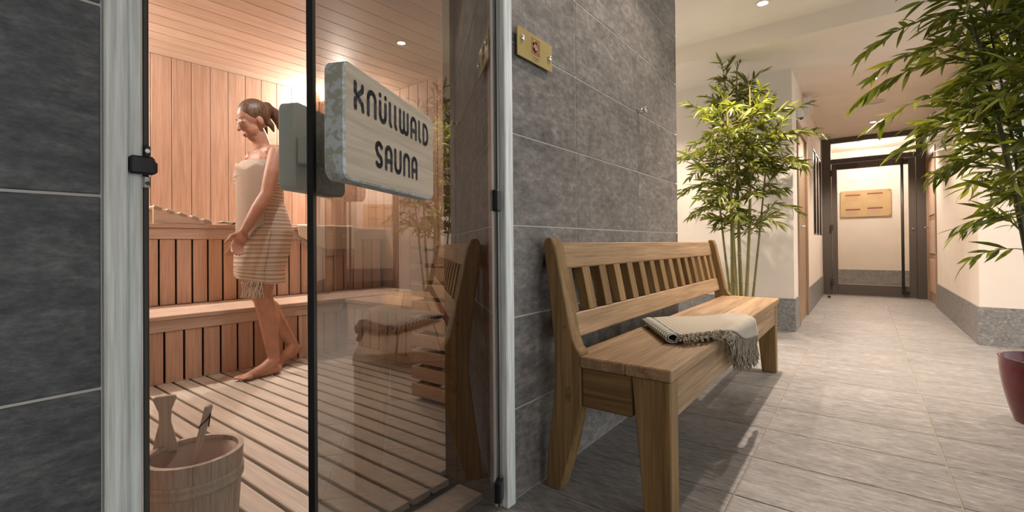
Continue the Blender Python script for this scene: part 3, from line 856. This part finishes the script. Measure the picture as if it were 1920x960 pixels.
# hem cord along left fold
hem = [bil(0.0+.004, v/14) for v in range(15)]
obj('hem', MB().tube([Vector((p.x, p.y, .491+.033+.002*math.sin(i*1.9)))-TO for i, p in enumerate(hem)], .005, 7).mesh('hem', plain('hem grey', (.17, .17, .155, 1), .95), True), tw)
rng = random.Random(3)
fr = MB()
for k in range(250):
    u = k/249+rng.uniform(-.004, .004); u = min(max(u, 0), 1)
    p = bil(u, 1.0)
    d = Vector((.55, -.75)) if u < .45 else Vector((1, -.15))
    L = rng.uniform(.045, .075) if u < .4 else rng.uniform(.075, .125)
    pts = []; w1, w2 = rng.uniform(-.5, .5), rng.uniform(0, 6)
    n_ = 7
    for q in range(n_+1):
        t = q/n_
        dd = Vector((d.x, d.y))
        side = Vector((-d.y, d.x))*(w1*t*.035+.007*math.sin(w2+t*7))
        pp = p+dd*L*t+side
        pp3 = drape(pp.x, pp.y, .491+.026-.016*t+.012*abs(math.sin(w2+t*4.5)))
        if pp.x > EDGE: pp3.x += .012*math.sin(w2+5*t)*t+.016+rng.uniform(0, .002)
        pts.append(pp3-TO)
    fr.tube(pts, [.0022]*(n_-1)+[.0030, .0012], 5)
tag(obj('fringe', fr.mesh('fringe', 'fringe', True), tw), kind='stuff')

# ------------------------------------------------------------------ sauna benches
def rot_thing(name, label, cat): return thing(name, label, cat, PV, PHI)
lb = rot_thing('sauna_bench', 'lower cedar sauna bench along the back wall', 'bench')
for a, b_ in ((-.595, -.47), (-.464, -.339), (-.333, -.208), (-.202, .012)):
    bpart('seat_board', a, b_, -1.6, 1.55, .443, .47, 'cedar_y', lb, .003)
bpart('fascia', -.03, -.004, -1.6, .80, .372, .442, 'cedar_y', lb, .003)
y = -1.55
while y < .78:
    bpart('front_slat', -.028, -.010, y, y+.088, SF, .371, 'cedar_z', lb, .002); y += .1
bpart('shade_backing', -.10, -.07, -1.6, .8, SF, .37, 'seal', lb)  # dark sheet standing in for the shade behind the lower slats
ub = rot_thing('sauna_bench', 'upper cedar sauna bench behind the standing woman', 'bench')
for a, b_ in ((-1.09, -.965), (-.959, -.834), (-.828, -.585)):
    bpart('seat_board', a, b_, -1.6, 1.58, 1.02, 1.05, 'cedar_y', ub, .003)
bpart('fascia', -.63, -.602, -1.6, 1.58, .94, 1.019, 'cedar_y', ub, .003)
y = -1.55
while y < 1.52:
    bpart('front_slat', -.628, -.612, y, y+.088, .471, .939, 'cedar_z', ub, .002); y += .1
bpart('shade_backing', -.70, -.67, -1.6, 1.58, .471, .938, 'seal', ub)  # shade between the upper slats, put in as a dark sheet
rb = thing('sauna_bench', 'low cedar sauna bench along the right wall behind the glass', 'bench', (-2.65, 2.5, 0))
RO = (-2.65, 2.5, 0)
for a, b_ in ((2.065, 2.27), (2.276, 2.48), (2.486, 2.69), (2.696, 2.92)): bpart('seat_board', -3.2, -2.08, a, b_, .443, .47, 'cedar_x', rb, .003, RO)
bpart('fascia', -3.2, -2.08, 2.08, 2.105, .402, .442, 'cedar_x', rb, .003, RO)
x = -3.2
while x < -2.15:
    bpart('front_slat', x, x+.088, 2.082, 2.098, SF+.06, .401, 'cedar_z', rb, .002, RO); x += .1
bpart('plinth', -3.2, -2.08, 2.075, 2.10, SF, SF+.058, 'cedar_x', rb, .002, RO)
bpart('shade_backing', -3.2, -2.08, 2.14, 2.17, SF, .40, 'seal', rb, 0, RO)  # dark sheet as painted shade behind the right bench slats

# headrest on the upper bench
hr = thing('headrest', 'slatted wooden headrest wedge on the upper sauna bench', 'headrest', PV+dX*(-.72)+dY*(-.13)+Vector((0, 0, 1.051)), PHI)
for xx in (-.14, .10):
    obj('side_board', MB().prism([(-.16, 0), (.20, 0), (.20, .018), (-.16, .115)], xx, xx+.022, 'yz').mesh('side_board', 'cedar_y', bevel=.002), hr)
for k in range(5):
    t = k/4; yy = -.135+t*.30; zz = .113-(t*.30+.0)*.27
    obj('slat', bxm(.30, .05, .014, 'slat', .002), hr, (-.008, yy, zz), (-.265, 0, 0))
# towels on the upper bench
st = tag(thing('towel', 'small white towel end on upper bench left of the woman', 'towel', PV+dX*(-.66)+dY*(.22)+Vector((0, 0, 1.052))))
def tf(u, v): return (-.09+.19*v, -.1+.26*u, .008+.010*abs(math.sin(6*u+2*v))+.003*math.sin(19*u))
o = obj('fold', MB().grid(tf, 24, 12).mesh('fold', 'towel_white', True), st); sm = o.modifiers.new('t', 'SOLIDIFY'); sm.thickness = .007
o = obj('fold', MB().grid(lambda u, v: (-.07+.14*v, -.07+.2*u, .022+.006*abs(math.sin(7*u+3*v))), 20, 10).mesh('fold', 'towel_white', True), st); sm = o.modifiers.new('t', 'SOLIDIFY'); sm.thickness = .007
tag(st, 'small white towel lying on upper bench left of the woman', 'towel')
T2Y = .72
dt = thing('towel', 'cream fringed towel draped over upper bench behind the handle', 'towel', PV+dX*(-.585)+dY*T2Y+Vector((0, 0, 1.051)), PHI)
def df(u, v):
    yy = -.02+.52*u
    s_ = v*(.30+.12*min(1, u*2.2))
    top = .30
    if s_ < top*.7: return (-.21+s_+.0, yy, .010+.006*abs(math.sin(9*u+5*v)))
    q = s_-top*.7
    return (.006+.004*math.sin(14*u), yy+q*.1, .008-q)
o = obj('cloth', MB().grid(df, 40, 30).mesh('cloth', 'towel_white', True), dt); sm = o.modifiers.new('t', 'SOLIDIFY'); sm.thickness = .006
fr = MB(); rng = random.Random(5)
for k in range(46):
    u = k/45; p = Vector(df(u, 1.0)); w2 = rng.uniform(0, 6)
    fr.tube([p+Vector((.004*math.sin(w2+q), .006*math.sin(w2+1.3*q), -.014*q)) for q in range(5)], .0022, 5)
for k in range(30):
    v_ = k/29; p = Vector(df(1.0, v_)); w2 = rng.uniform(0, 6)
    fr.tube([p+Vector((.004*math.sin(w2+q), .012*q, -.003*q*q+.004)) for q in range(4)], .0022, 5)
tag(obj('fringe', fr.mesh('fringe', 'fringe_light', True), dt), kind='stuff')

# sauna lamps high on the back wall; left one added, unseen, as light
M['sauna_bulb'] = plain('sauna bulb', (1, .9, .7, 1), .4, emit=(1, .68, .34, 1), emit_s=30)
for sy, lbl in ((1.28, 'glowing lamp under the sauna ceiling behind the handle plate'), (-1.15, 'added unseen lamp lighting the left end of the sauna')):
    sl = thing('sauna_lamp', lbl, 'lamp', PV+dX*(-1.06)+dY*sy+Vector((0, 0, 2.25)), PHI)
    obj('back_plate', MB().box(-.038, -.02, -.12, .12, -.09, .09).mesh('back_plate', 'cedar_z', bevel=.003), sl)
    obj('bulb', MB().ball((.03, 0, 0), .035, 16).mesh('bulb', 'sauna_bulb', True), sl)
    for yy in (-.09, 0.09): obj('shade_slat', MB().box(-.02, .08, yy-.008, yy+.008, -.09, .09).mesh('shade_slat', 'cedar_z'), sl)
    l = bpy.data.lights.new('glow', 'POINT'); l.energy = 23*LAMP_W; l.color = (1, .97, .93); l.shadow_soft_size = .035
    obj('glow', l, sl, (.16, 0, 0))
downlight(-2.48, 1.2, ZS, 'added unseen fill spot in the sauna board ceiling', 10, (1, .97, .95), .7, 130)  # weak fill light added to the sauna, lens out of view

# heater guard and heater
hg = thing('heater_guard', 'stacked horizontal slat heater guard beyond the glass door', 'guard', (-1.55, 1.66, SF))
HO = (-1.55, 1.66, SF)
for k in range(9):
    z = .075+k*.0872
    bpart('slat', -1.925, -1.24, 1.635, 1.665, z+.012, z+.077, 'cedar_x', hg, .003, HO)
    bpart('slat', -1.925, -1.897, 1.667, 2.02, z+.012, z+.077, 'cedar_y', hg, .003, HO)
for x_, y_ in ((-1.86, 1.667), (-1.28, 1.667), (-1.896, 1.96)): bpart('post', x_, x_+.04, y_, y_+.04, SF, .88, 'cedar_z', hg, .002, HO)
bpart('cap_rail', -1.93, -1.235, 1.63, 1.70, .862, .882, 'cedar_x', hg, .003, HO)
ht = thing('sauna_heater', 'dark steel sauna heater with stones behind the slat guard', 'heater', (-1.56, 1.93, SF))
obj('casing', MB().box(-.22, .22, -.17, .17, .10, .66).mesh('casing', 'heater', bevel=.012), ht)
for a in (-.18, .18):
    for b_ in (-.13, .13): obj('foot', MB().tube([(a, b_, 0), (a, b_, .10)], .018, 10).mesh('foot', 'heater'), ht)
rng = random.Random(11)
for k in range(22):
    c_ = (rng.uniform(-.17, .17), rng.uniform(-.12, .12), .675+rng.uniform(0, .03))
    obj('stone', MB().ball(c_, (rng.uniform(.03, .05), rng.uniform(.03, .05), rng.uniform(.025, .04)), 8).mesh('stone', 'stone'), ht)

# bucket and ladle
bk = thing('bucket', 'pale wooden stave bucket with a tall handle stave on slats', 'bucket', (-1.455, .478, SF))
RB, RT, HBk, TH = .098, .116, .268, .013
NS = 18
for k in range(NS):
    a0, a1 = 2*PI*k/NS, 2*PI*(k+1)/NS-.006
    m_ = MB(); vs = []
    hh = HBk
    for a in (a0, (a0+a1)/2, a1):
        for (r_, z) in ((RB, 0), (RT, hh), (RT-TH, hh), (RB-TH, 0)): vs.append((r_*math.cos(a), r_*math.sin(a), z))
    fs = [(0, 4, 5, 1), (4, 8, 9, 5), (1, 5, 6, 2), (5, 9, 10, 6), (2, 6, 7, 3), (6, 10, 11, 7), (0, 1, 2, 3), (8, 11, 10, 9), (0, 3, 7, 4), (4, 7, 11, 8)]
    obj('stave', m_.add(vs, fs).mesh('stave', 'bucket'), bk)
for z0 in (.185, .03):
    rr = RB+(RT-RB)*z0/HBk
    obj('hoop', MB().lathe([(rr-.004, z0), (rr+.005, z0+.002), (rr+.006, z0+.011), (rr+.001, z0+.018), (rr+.006, z0+.024), (rr+.004, z0+.033), (rr-.004, z0+.034)], 40, close=True).mesh('hoop', 'bucket', True), bk)
obj('inner_lining', MB().lathe([(0, .02), (RB-TH, .02), (RT-TH-.001, HBk-.012), (RT-TH-.004, HBk-.012), (RB-TH-.003, .024), (0, .024)], 36).mesh('inner_lining', 'water', True), bk)
# handle stave: waisted board, at the far left of the rim
ha = math.radians(200)
hd = thing  # keep name short
prof = [(-.030, .0), (.030, .0), (.022, .045), (.013, .085), (.014, .115), (.027, .150), (.024, .158), (-.024, .158), (-.027, .150), (-.014, .115), (-.013, .085), (-.022, .045)]
hs = obj('handle_stave', MB().prism([(x, z) for x, z in prof], -.009, .009).mesh('handle_stave', 'bucket', bevel=.003), bk, ((RT-.006)*math.cos(ha), (RT-.006)*math.sin(ha), HBk-.02), (0, 0, ha+PI/2-.75))
ld = thing('ladle', 'long wooden ladle with dark cord standing in the bucket', 'ladle', (-1.478, .474, SF+.03))
p0, p1 = Vector((-.018, -.025, .02)), Vector((.020, .040, .352))
ax = (p1-p0); L_ = ax.length; z_ = ax.normalized(); x_ = z_.cross(Vector((.75, .6, 0))).normalized(); y_ = z_.cross(x_)
rm = Matrix((x_, y_, z_)).transposed().to_4x4(); rm.translation = p0
o = obj('handle', MB().prism([(-.009, 0), (.009, 0), (.0115, L_*.6), (.016, L_*.97), (.008, L_), (-.012, L_*.985), (-.0115, L_*.6)], -.005, .005).mesh('handle', 'bucket', bevel=.002), ld)
o.matrix_local = rm
o = obj('scoop', MB().lathe([(0, 0), (.03, .002), (.036, .035), (.033, .035), (.027, .006), (0, .005)], 24).mesh('scoop', 'bucket', True), ld, (-.018, -.025, 0))
cp = [p0.lerp(p1, .80)+x_*.013*math.cos(t)+y_*.008*math.sin(t)+z_*(.011*t-.02) for t in [q*.5 for q in range(0, 13)]]
cp += [cp[-1]+Vector((.004, -.004, -.02)), cp[-1]+Vector((.008, -.008, -.04))]
obj('cord', MB().tube(cp, .0018, 6).mesh('cord', 'strap', True), ld)

# ------------------------------------------------------------------ woman in the towel
PW = (-3.10, 1.40, SF)
wo = thing('person', 'woman in cream wrap towel walking barefoot, head bowed, in sauna', 'person', PW, -PI/2); wo.scale = (1.02, 1.02, 1.02)   # local +x = forward (world -y), local +y = left (world +x)
b = MB()
def limb(pts, rs, seg=14, n=5):
    P = []; Rr = []
    for i in range(len(pts)-1):
        for q in range(n):
            t = q/n; P.append(Vector(pts[i]).lerp(Vector(pts[i+1]), t)); Rr.append(rs[i]*(1-t)+rs[i+1]*t)
    P.append(Vector(pts[-1])); Rr.append(rs[-1])
    b.tube(P, Rr, seg)
    b.ball(pts[0], rs[0], 12); b.ball(pts[-1], rs[-1], 12)
# torso
b.ball((-.01, 0, .93), (.125, .165, .14), 20); b.ball((-.005, 0, 1.06), (.10, .135, .13), 20)
b.ball((.0, 0, 1.20), (.105, .145, .15), 20); b.ball((-.015, 0, 1.33), (.085, .150, .10), 20)
b.ball((-.055, .07, .92), (.08, .075, .10), 16); b.ball((-.055, -.07, .92), (.08, .075, .10), 16)
b.ball((.075, .07, 1.235), (.065, .065, .065), 14); b.ball((.075, -.07, 1.235), (.065, .065, .065), 14)
limb([(-.02, .10, 1.395), (-.02, -.10, 1.395)], [.05, .05])
limb([(-.02, 0, 1.38), (.0, 0, 1.46), (.025, 0, 1.52)], [.062, .05, .05])
# head, bowed
HT = Matrix.Rotation(math.radians(26), 3, 'Y')
hc = Vector((.050, 0, 1.595))
def hp(x, y, z): return hc + HT @ Vector((x, y, z))
b.ball(hc+HT @ Vector((-.012, 0, .025)), (.093, .074, .090), 22, HT)
b.ball(hp(.030, 0, -.040), (.058, .055, .070), 18, HT)
b.ball(hp(.048, 0, -.092), (.030, .032, .026), 12, HT)
b.ball(hp(.062, 0, -.005), (.030, .048, .050), 14, HT)
limb([hp(.086, 0, .012), hp(.106, 0, -.026)], [.008, .013], 10, 3)
b.ball(hp(.088, 0, -.060), (.012, .022, .008), 10, HT); b.ball(hp(.084, 0, -.074), (.012, .020, .008), 10, HT)
for s_ in (-1, 1):
    b.ball(hp(.078, s_*.03, .012), (.012, .016, .010), 10, HT)
    b.ball(hp(-.008, s_*.073, -.012), (.020, .010, .031), 12, HT)
# arms
def hand(w_, d, curl, side):
    # w_: wrist, d: pointing direction, side: +1 thumb forward
    d = Vector(d).normalized(); fwd_ = Vector((1, 0, 0)); fwd_ = (fwd_-d*fwd_.dot(d)).normalized(); nrm = d.cross(fwd_)
    w_ = Vector(w_)
    R_ = Matrix((fwd_, nrm, d)).transposed()
    b.ball(w_+d*.045, (.040, .016, .052), 14, R_)
    for k, (off, L) in enumerate(((.028, .072), (.010, .080), (-.009, .074), (-.027, .060))):
        p = w_+d*.082+fwd_*off
        inn = nrm*curl
        q1 = p+d*L*.42+inn*L*.16; q2 = q1+d*L*.26+inn*L*.30; q3 = q2+d*L*.12+inn*L*.32
        limb([p, q1, q2, q3], [.0095, .0088, .0080, .0072], 8, 2)
    p = w_+d*.028+fwd_*.028
    limb([p, p+fwd_*.026+d*.022, p+fwd_*.034+d*.052+nrm*curl*.012], [.012, .0105, .0085], 8, 2)
limb([(-.02, .165, 1.385), (.03, .195, 1.25), (.065, .205, 1.115)], [.050, .043, .036])
limb([(.065, .205, 1.115), (.115, .205, 1.03), (.185, .19, .895)], [.037, .037, .025])
hand((.185, .19, .895), (.38, -.05, -.92), -1, 1)
limb([(-.02, -.165, 1.385), (-.03, -.20, 1.25), (-.035, -.21, 1.11)], [.050, .043, .036])
limb([(-.035, -.21, 1.11), (.0, -.215, 1.0), (.05, -.205, .885)], [.037, .036, .025])
hand((.05, -.205, .885), (.3, .05, -.95), 1, 1)
# legs
limb([(.0, .085, .90), (.022, .085, .70), (.035, .080, .50)], [.088, .075, .054])
limb([(.035, .080, .50), (.0, .080, .36), (-.035, .075, .095)], [.055, .056, .034])
b.ball((-.018, .08, .34), (.052, .048, .10), 14)
limb([(-.01, -.085, .90), (-.0, -.080, .70), (-.015, -.075, .50)], [.088, .075, .054])
limb([(-.015, -.075, .50), (-.11, -.075, .34), (-.235, -.08, .135)], [.055, .054, .033])
b.ball((-.105, -.077, .36), (.05, .047, .09), 14)
def foot(ank, heel, ball_, toe, side):
    ank, heel, ball_, toe = map(Vector, (ank, heel, ball_, toe))
    b.ball(heel, .031, 12)
    limb([ank, heel.lerp(ball_, .45)+Vector((0, 0, .022)), ball_], [.036, .034, .024])
    limb([heel, ball_], [.030, .022])
    f_ = (toe-ball_); f_.z = 0; f_ = f_.normalized(); lat_ = Vector((-f_.y, f_.x, 0))
    for k in (-1, 0, 1): b.ball(ball_+lat_*k*.026, (.024, .022, .017), 10)
    for k, (o_, L, r_) in enumerate(((-.030, .058, .012), (-.012, .054, .0088), (.003, .048, .0082), (.017, .040, .0078), (.030, .030, .0075))):
        p = ball_+lat_*o_*side
        limb([p, p+f_*L*.6+Vector((0, 0, .002)), p+f_*L-Vector((0, 0, .002))], [r_*1.15, r_, r_*.92], 8, 2)
foot((-.035, .075, .090), (-.052, .075, .032), (.120, .072, .020), (.19, .070, .012), 1)
foot((-.235, -.08, .135), (-.268, -.08, .098), (-.130, -.072, .026), (-.06, -.068, .016), -1)
bo = obj('body', b.mesh('body', 'skin', True, fix=False), wo)
rmod = bo.modifiers.new('remesh', 'REMESH'); rmod.mode = 'VOXEL'; rmod.voxel_size = .0048; rmod.use_smooth_shade = True
smod = bo.modifiers.new('smooth', 'SMOOTH'); smod.factor = .5; smod.iterations = 6
# face details
for s_ in (-1, 1):
    obj('eyebrow', MB().tube([hp(.085, s_*.016, .030), hp(.083, s_*.03, .034), hp(.070, s_*.043, .030)], .0026, 6).mesh('eyebrow', 'hair', True), bo)
    obj('eyelid', MB().tube([hp(.0865, s_*.02, .006), hp(.084, s_*.031, .004), hp(.075, s_*.040, .006)], .002, 6).mesh('eyelid', 'hair', True), bo)
obj('lips', MB().tube([hp(.088, -.018, -.067), hp(.0965, 0, -.066), hp(.088, .018, -.067)], [.002, .004, .002], 8).mesh('lips', plain('lips', (.38, .13, .11, 1), .5), True), bo)
# hair: cap, tied-up tail and loose strands
h_ = MB()
h_.ball(hc+HT @ Vector((-.026, 0, .038)), (.098, .083, .094), 20, HT)
h_.ball(hc+HT @ Vector((-.075, 0, .035)), (.050, .055, .058), 16, HT)
h_.ball(hc+HT @ Vector((-.118, 0, .050)), (.040, .038, .042), 14, HT)
def hl_(pts, rs):
    h_.tube([Vector(p) for p in pts], rs, 10)
hl_([hp(-.11, 0, .05), hp(-.15, .0, .01), hp(-.155, .005, -.05), hp(-.135, .01, -.12)], [.036, .038, .032, .010])
hl_([hp(-.06, .03, -.02), hp(-.075, .045, -.06), hp(-.07, .045, -.10)], [.03, .018, .006])
hl_([hp(-.06, -.03, -.02), hp(-.075, -.045, -.06), hp(-.07, -.045, -.10)], [.03, .018, .006])
ho = obj('hair', h_.mesh('hair', 'hair', True, fix=False), wo)
rmod = ho.modifiers.new('remesh', 'REMESH'); rmod.mode = 'VOXEL'; rmod.voxel_size = .006; rmod.use_smooth_shade = True
smod = ho.modifiers.new('smooth', 'SMOOTH'); smod.factor = .5; smod.iterations = 4
# wrap towel
prof = [(.60, .132, .148, .012), (.68, .134, .156, .012), (.79, .142, .172, -.004), (.90, .146, .178, -.020), (.99, .128, .164, -.010), (1.08, .114, .147, .002), (1.16, .120, .149, .008), (1.24, .136, .156, .010), (1.30, .122, .157, .002), (1.335, .106, .156, -.008)]
def wrapf(u, v):
    t = v*(len(prof)-1); i = min(int(t), len(prof)-2); q = t-i; q = q*q*(3-2*q)
    z, rx, ry, ox = [prof[i][k]*(1-q)+prof[i+1][k]*q for k in range(4)]
    a = 2*PI*u*1.06+.9
    ov = .006*u
    rp = 1+(.03*math.sin(5*a+3*v)+.022*math.sin(9*a-6*v))*(1-v)**1.3+.02*math.sin(a*2+v*9)*(1-abs(2*v-1))*.8
    zz = z - (.03*math.sin(a-.6) if v < .12 else 0)*(1-v/.12 if v < .12 else 0)
    return (ox+(rx+ov)*rp*math.cos(a), (ry+ov)*rp*math.sin(a), zz)
o = obj('wrap_towel', MB().grid(wrapf, 90, 60).mesh('wrap_towel', 'wrap', True), wo); sm = o.modifiers.new('t', 'SOLIDIFY'); sm.thickness = .006; sm.offset = 1
tag(o, 'cream ribbed wrap towel')
o2 = obj('fold', MB().grid(lambda u, v: (.02+.135*math.sin(.3+1.3*u)+.0, .165*math.cos(.3+1.3*u)+.004, 1.30-.36*v-.16*u*v+.012*math.sin(8*u)), 24, 20).mesh('fold', 'wrap', True), o)
sm = o2.modifiers.new('t', 'SOLIDIFY'); sm.thickness = .006
fr = MB(); rng = random.Random(9)
for k in range(30):
    u = k/29*.16+.0; a = .35+u*5.2
    p = Vector((.012+.137*math.cos(a), .152*math.sin(a), .595)); w2 = rng.uniform(0, 6)
    fr.tube([p+Vector((.006*math.sin(w2+q), .006*math.cos(w2+1.2*q), -.020*q)) for q in range(6)], .0026, 5)
tag(obj('fringe', fr.mesh('fringe', 'fringe_light', True), o), kind='stuff')
obj('bikini_edge', MB().tube([(-.008+.101*math.cos(t), .150*math.sin(t), 1.338) for t in [x/10*1.2-.4 for x in range(11)]], .004, 8).mesh('bikini_edge', 'red', True), wo)

# ------------------------------------------------------------------ bamboo plants
def leaf_mesh(L, Wd, droop, mat, name='leaf'):
    n = 4; vs = []; fs = []
    wv = [.25, .95, 1.0, .6, .0]
    for i in range(n+1):
        t = i/n; zc = -droop*L*t*t
        wdt = Wd/2*wv[i]
        if i < n: vs += [(t*L, -wdt, zc+wdt*.35), (t*L, 0, zc), (t*L, wdt, zc+wdt*.35)]
        else: vs.append((t*L, 0, zc))
    for i in range(n-1):
        a = i*3
        fs += [(a, a+3, a+4, a+1), (a+1, a+4, a+5, a+2)]
    a = (n-1)*3; e_ = n*3
    fs += [(a, e_, a+1), (a+1, e_, a+2)]
    return MB().add(vs, fs)

def bamboo(name_root, culms, leafmat, culmmat, lscale, nbr, base_z, zr, seed, spread, targets=()):
    rng = random.Random(seed)
    R0 = Vector(name_root.location)
    variants = [leaf_mesh(lscale*l, lscale*w_, d, leafmat) for l, w_, d in ((.13, .023, .12), (.11, .021, .3), (.15, .025, .2), (.095, .020, .05))]
    meshes = [m_.mesh('leaf', leafmat, True, fix=False) for m_ in variants]
    leaves = []; allpts = []
    tw = MB()
    for (base, top, r_, bend) in culms:
        base, top = Vector(base), Vector(top)
        side = Vector((bend[0], bend[1], 0))
        N = 26
        pts = [base.lerp(top, i/N)+side*math.sin(PI*i/N) for i in range(N+1)]
        allpts += pts
        rad = [r_*(1-.72*i/N) for i in range(N+1)]
        co = obj('culm', MB().tube([p-R0 for p in pts], rad, 10).mesh('culm', culmmat, True), name_root)
        nd = MB()
        L = (top-base).length; nn = max(3, int(L/.24))
        for k in range(1, nn):
            t = k/nn; i = min(int(t*N), N-1); q = t*N-i
            p = pts[i].lerp(pts[i+1], q); rr = rad[i]
            d = (pts[i+1]-pts[i]).normalized()
            obj('node_ring', MB().tube([p-d*.006-R0, p-R0, p+d*.006-R0], [rr*1.0, rr*1.18, rr*1.0], 10).mesh('node_ring', 'node', True), co)
        # branches
        for k in range(nbr):
            t = rng.uniform(0, 1)**.8
            z = zr[0]+(zr[1]-zr[0])*t
            tt = (z-base.z)/(top.z-base.z)
            if not 0 < tt < 1: continue
            i = min(int(tt*N), N-1)
            p = pts[i].copy()
            az = rng.uniform(0, 2*PI)
            shape = math.sin(PI*min(1, max(0, (z-zr[0])/(zr[1]-zr[0])*.85+.12)))
            Lb = spread*rng.uniform(.35, 1.0)*(.35+.75*shape)
            branch(rng, p, az, Lb, rng.uniform(.15, 1.05), leaves, tw, lscale)
        for k in range(3):
            branch(rng, pts[-1]-Vector((0, 0, .02*k)), rng.uniform(0, 2*PI), spread*.35, 1.2, leaves, tw, lscale)
    for (p, az, Lb, el) in targets:          # long sprays start on the nearest culm
        p = Vector(p)
        q = min(allpts, key=lambda c_: (c_-p).length)
        branch(rng, q, az, Lb*.82+.35*(q-p).length, el, leaves, tw, lscale)
    tw.v = [tuple(Vector(v_)-R0) for v_ in tw.v]
    tag(obj('twig', tw.mesh('twig', culmmat, True), name_root), kind='stuff')
    # the leaves nearest to the photograph's side and largest are single parts, the rest are one
    rng.shuffle(leaves)
    leaves.sort(key=lambda l: -l[3])
    for (p, rotm, vi, s_) in leaves[:300]:
        o = obj('leaf', meshes[vi], name_root)
        mt = rotm.to_4x4() @ Matrix.Diagonal((s_, s_, s_, 1)); mt.translation = p-R0
        o.matrix_local = mt
    rest = MB()
    for (p, rotm, vi, s_) in leaves[300:]:
        rest.add([(p-R0)+rotm @ (Vector(v)*s_) for v in variants[vi].v], variants[vi].f)
    tag(obj('foliage', rest.mesh('foliage', leafmat, True, fix=False), name_root), kind='stuff')
    return len(leaves)

def branch(rng, p, az, Lb, el, leaves, tw, ls):
    d = Vector((math.cos(az)*math.cos(el), math.sin(az)*math.cos(el), math.sin(el)))
    pts = [p.copy()]; n = 6; cur = p.copy(); dd = d.copy()
    for i in range(n):
        cur = cur+dd*Lb/n; pts.append(cur.copy())
        dd = (dd+Vector((rng.uniform(-.1, .1), rng.uniform(-.1, .1), -.17))).normalized()
    tw.tube(pts, [.0028*ls*(1-.6*i/n) for i in range(n+1)], 5, False)
    nl = max(6, int(Lb/.019))
    for k in range(nl):
        t = .22+.78*(k+rng.random()*.6)/nl
        if t > 1: t = 1
        i = min(int(t*n), n-1); q = t*n-i
        pp = pts[i].lerp(pts[i+1], q)
        dl = (pts[i+1]-pts[i]).normalized()
        sgn = 1 if k % 2 else -1
        ang = rng.uniform(.3, 1.15)*sgn if k < nl-1 else rng.uniform(-.15, .15)
        h = Matrix.Rotation(ang, 3, 'Z') @ dl
        h = (h+Vector((rng.uniform(-.3, .3), rng.uniform(-.3, .3), rng.uniform(-.7, .5)))).normalized()
        x_ = h; y_ = Vector((0, 0, 1)).cross(x_)
        y_ = y_.normalized() if y_.length > .05 else Vector((1, 0, 0))
        y_ = Matrix.Rotation(rng.uniform(-1.3, 1.3), 3, x_) @ y_
        z_ = x_.cross(y_)
        leaves.append((pp, Matrix((x_, y_, z_)).transposed(), rng.randrange(4), rng.uniform(.8, 1.15)))

def pot(root, rb_, rt_, h, mat):
    pr_ = [(0, 0), (rb_*.97, 0), (rb_, .006)]
    for i in range(1, 9):
        t = i/8; pr_.append((rb_+(rt_-rb_)*math.sin(t*PI/2)**.9, .006+(h-.006)*t))
    pr_ += [(rt_+.003, h+.003), (rt_-.004, h+.006), (rt_-.009, h+.001), (rt_-.012, h-.04), (rt_-.03, h-.05), (0, h-.05)]
    obj('pot', MB().lathe(pr_, 48).mesh('pot', mat, True), root)
    obj('soil', MB().lathe([(0, h-.045), (rt_-.012, h-.045), (rt_-.012, h-.055), (0, h-.055)], 32).mesh('soil', 'soil'), root)

lbam = thing('bamboo_plant', 'tall lit bamboo plant in the niche past the bench', 'plant', (-.93, 4.72, 0))
pot(lbam, .13, .17, .30, 'pot')
cl = []
for bx, by, tx_, ty_, tz, r_, bend in ((-.98, 4.70, -1.02, 4.66, 2.45, .021, (.02, 0)), (-.91, 4.74, -.94, 4.80, 2.55, .019, (-.02, .02)), (-.87, 4.69, -.80, 4.62, 2.30, .017, (.02, 0)), (-1.00, 4.76, -1.16, 4.80, 2.20, .013, (-.02, 0)), (-.83, 4.75, -.66, 4.80, 2.05, .012, (0, .02)), (-.93, 4.66, -.97, 4.50, 2.15, .012, (0, 0))):
    cl.append(((bx, by, .25), (tx_, ty_, tz), r_, bend))
bamboo(lbam, cl, 'leaf', 'culm', .82, 44, .25, (.95, 2.45), 21, .46,
       [((-.70, 4.75, 1.85), .1, .55, .35), ((-.72, 4.7, 1.6), -.1, .5, .25), ((-1.0, 4.7, 1.9), 3.0, .5, .3), ((-.85, 4.68, 1.1), -.3, .35, .1), ((-1.05, 4.7, 1.3), 3.2, .45, .1)])
rbam = thing('bamboo_plant', 'large bamboo plant in a glossy dark red pot', 'plant', (.715, 3.30, 0))
pot(rbam, .135, .185, .305, 'pot')
cl = []
for bx, by, tx_, ty_, tz, r_, bend in ((.70, 3.30, .38, 3.22, 2.35, .017, (.02, 0)), (.73, 3.36, .58, 3.42, 2.50, .020, (.02, 0)), (.77, 3.28, .80, 3.18, 2.45, .020, (0, .02)), (.70, 3.36, .62, 3.62, 2.4, .014, (0, 0)), (.80, 3.36, 1.05, 3.5, 2.4, .016, (0, 0)), (.74, 3.25, .60, 3.0, 2.3, .014, (.03, 0)), (.66, 3.29, .50, 3.32, 2.1, .012, (.03, 0))):
    cl.append(((bx, by, .27), (tx_, ty_, tz), r_, bend))
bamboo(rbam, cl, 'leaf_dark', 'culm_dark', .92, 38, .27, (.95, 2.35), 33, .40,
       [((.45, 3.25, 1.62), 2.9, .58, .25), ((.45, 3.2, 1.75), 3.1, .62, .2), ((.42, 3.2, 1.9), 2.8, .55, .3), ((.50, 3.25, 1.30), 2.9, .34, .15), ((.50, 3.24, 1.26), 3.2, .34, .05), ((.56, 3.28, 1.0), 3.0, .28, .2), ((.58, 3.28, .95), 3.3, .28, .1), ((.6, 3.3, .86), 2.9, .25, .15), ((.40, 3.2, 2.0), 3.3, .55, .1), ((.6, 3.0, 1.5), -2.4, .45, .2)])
print('objects', len(bpy.data.objects))
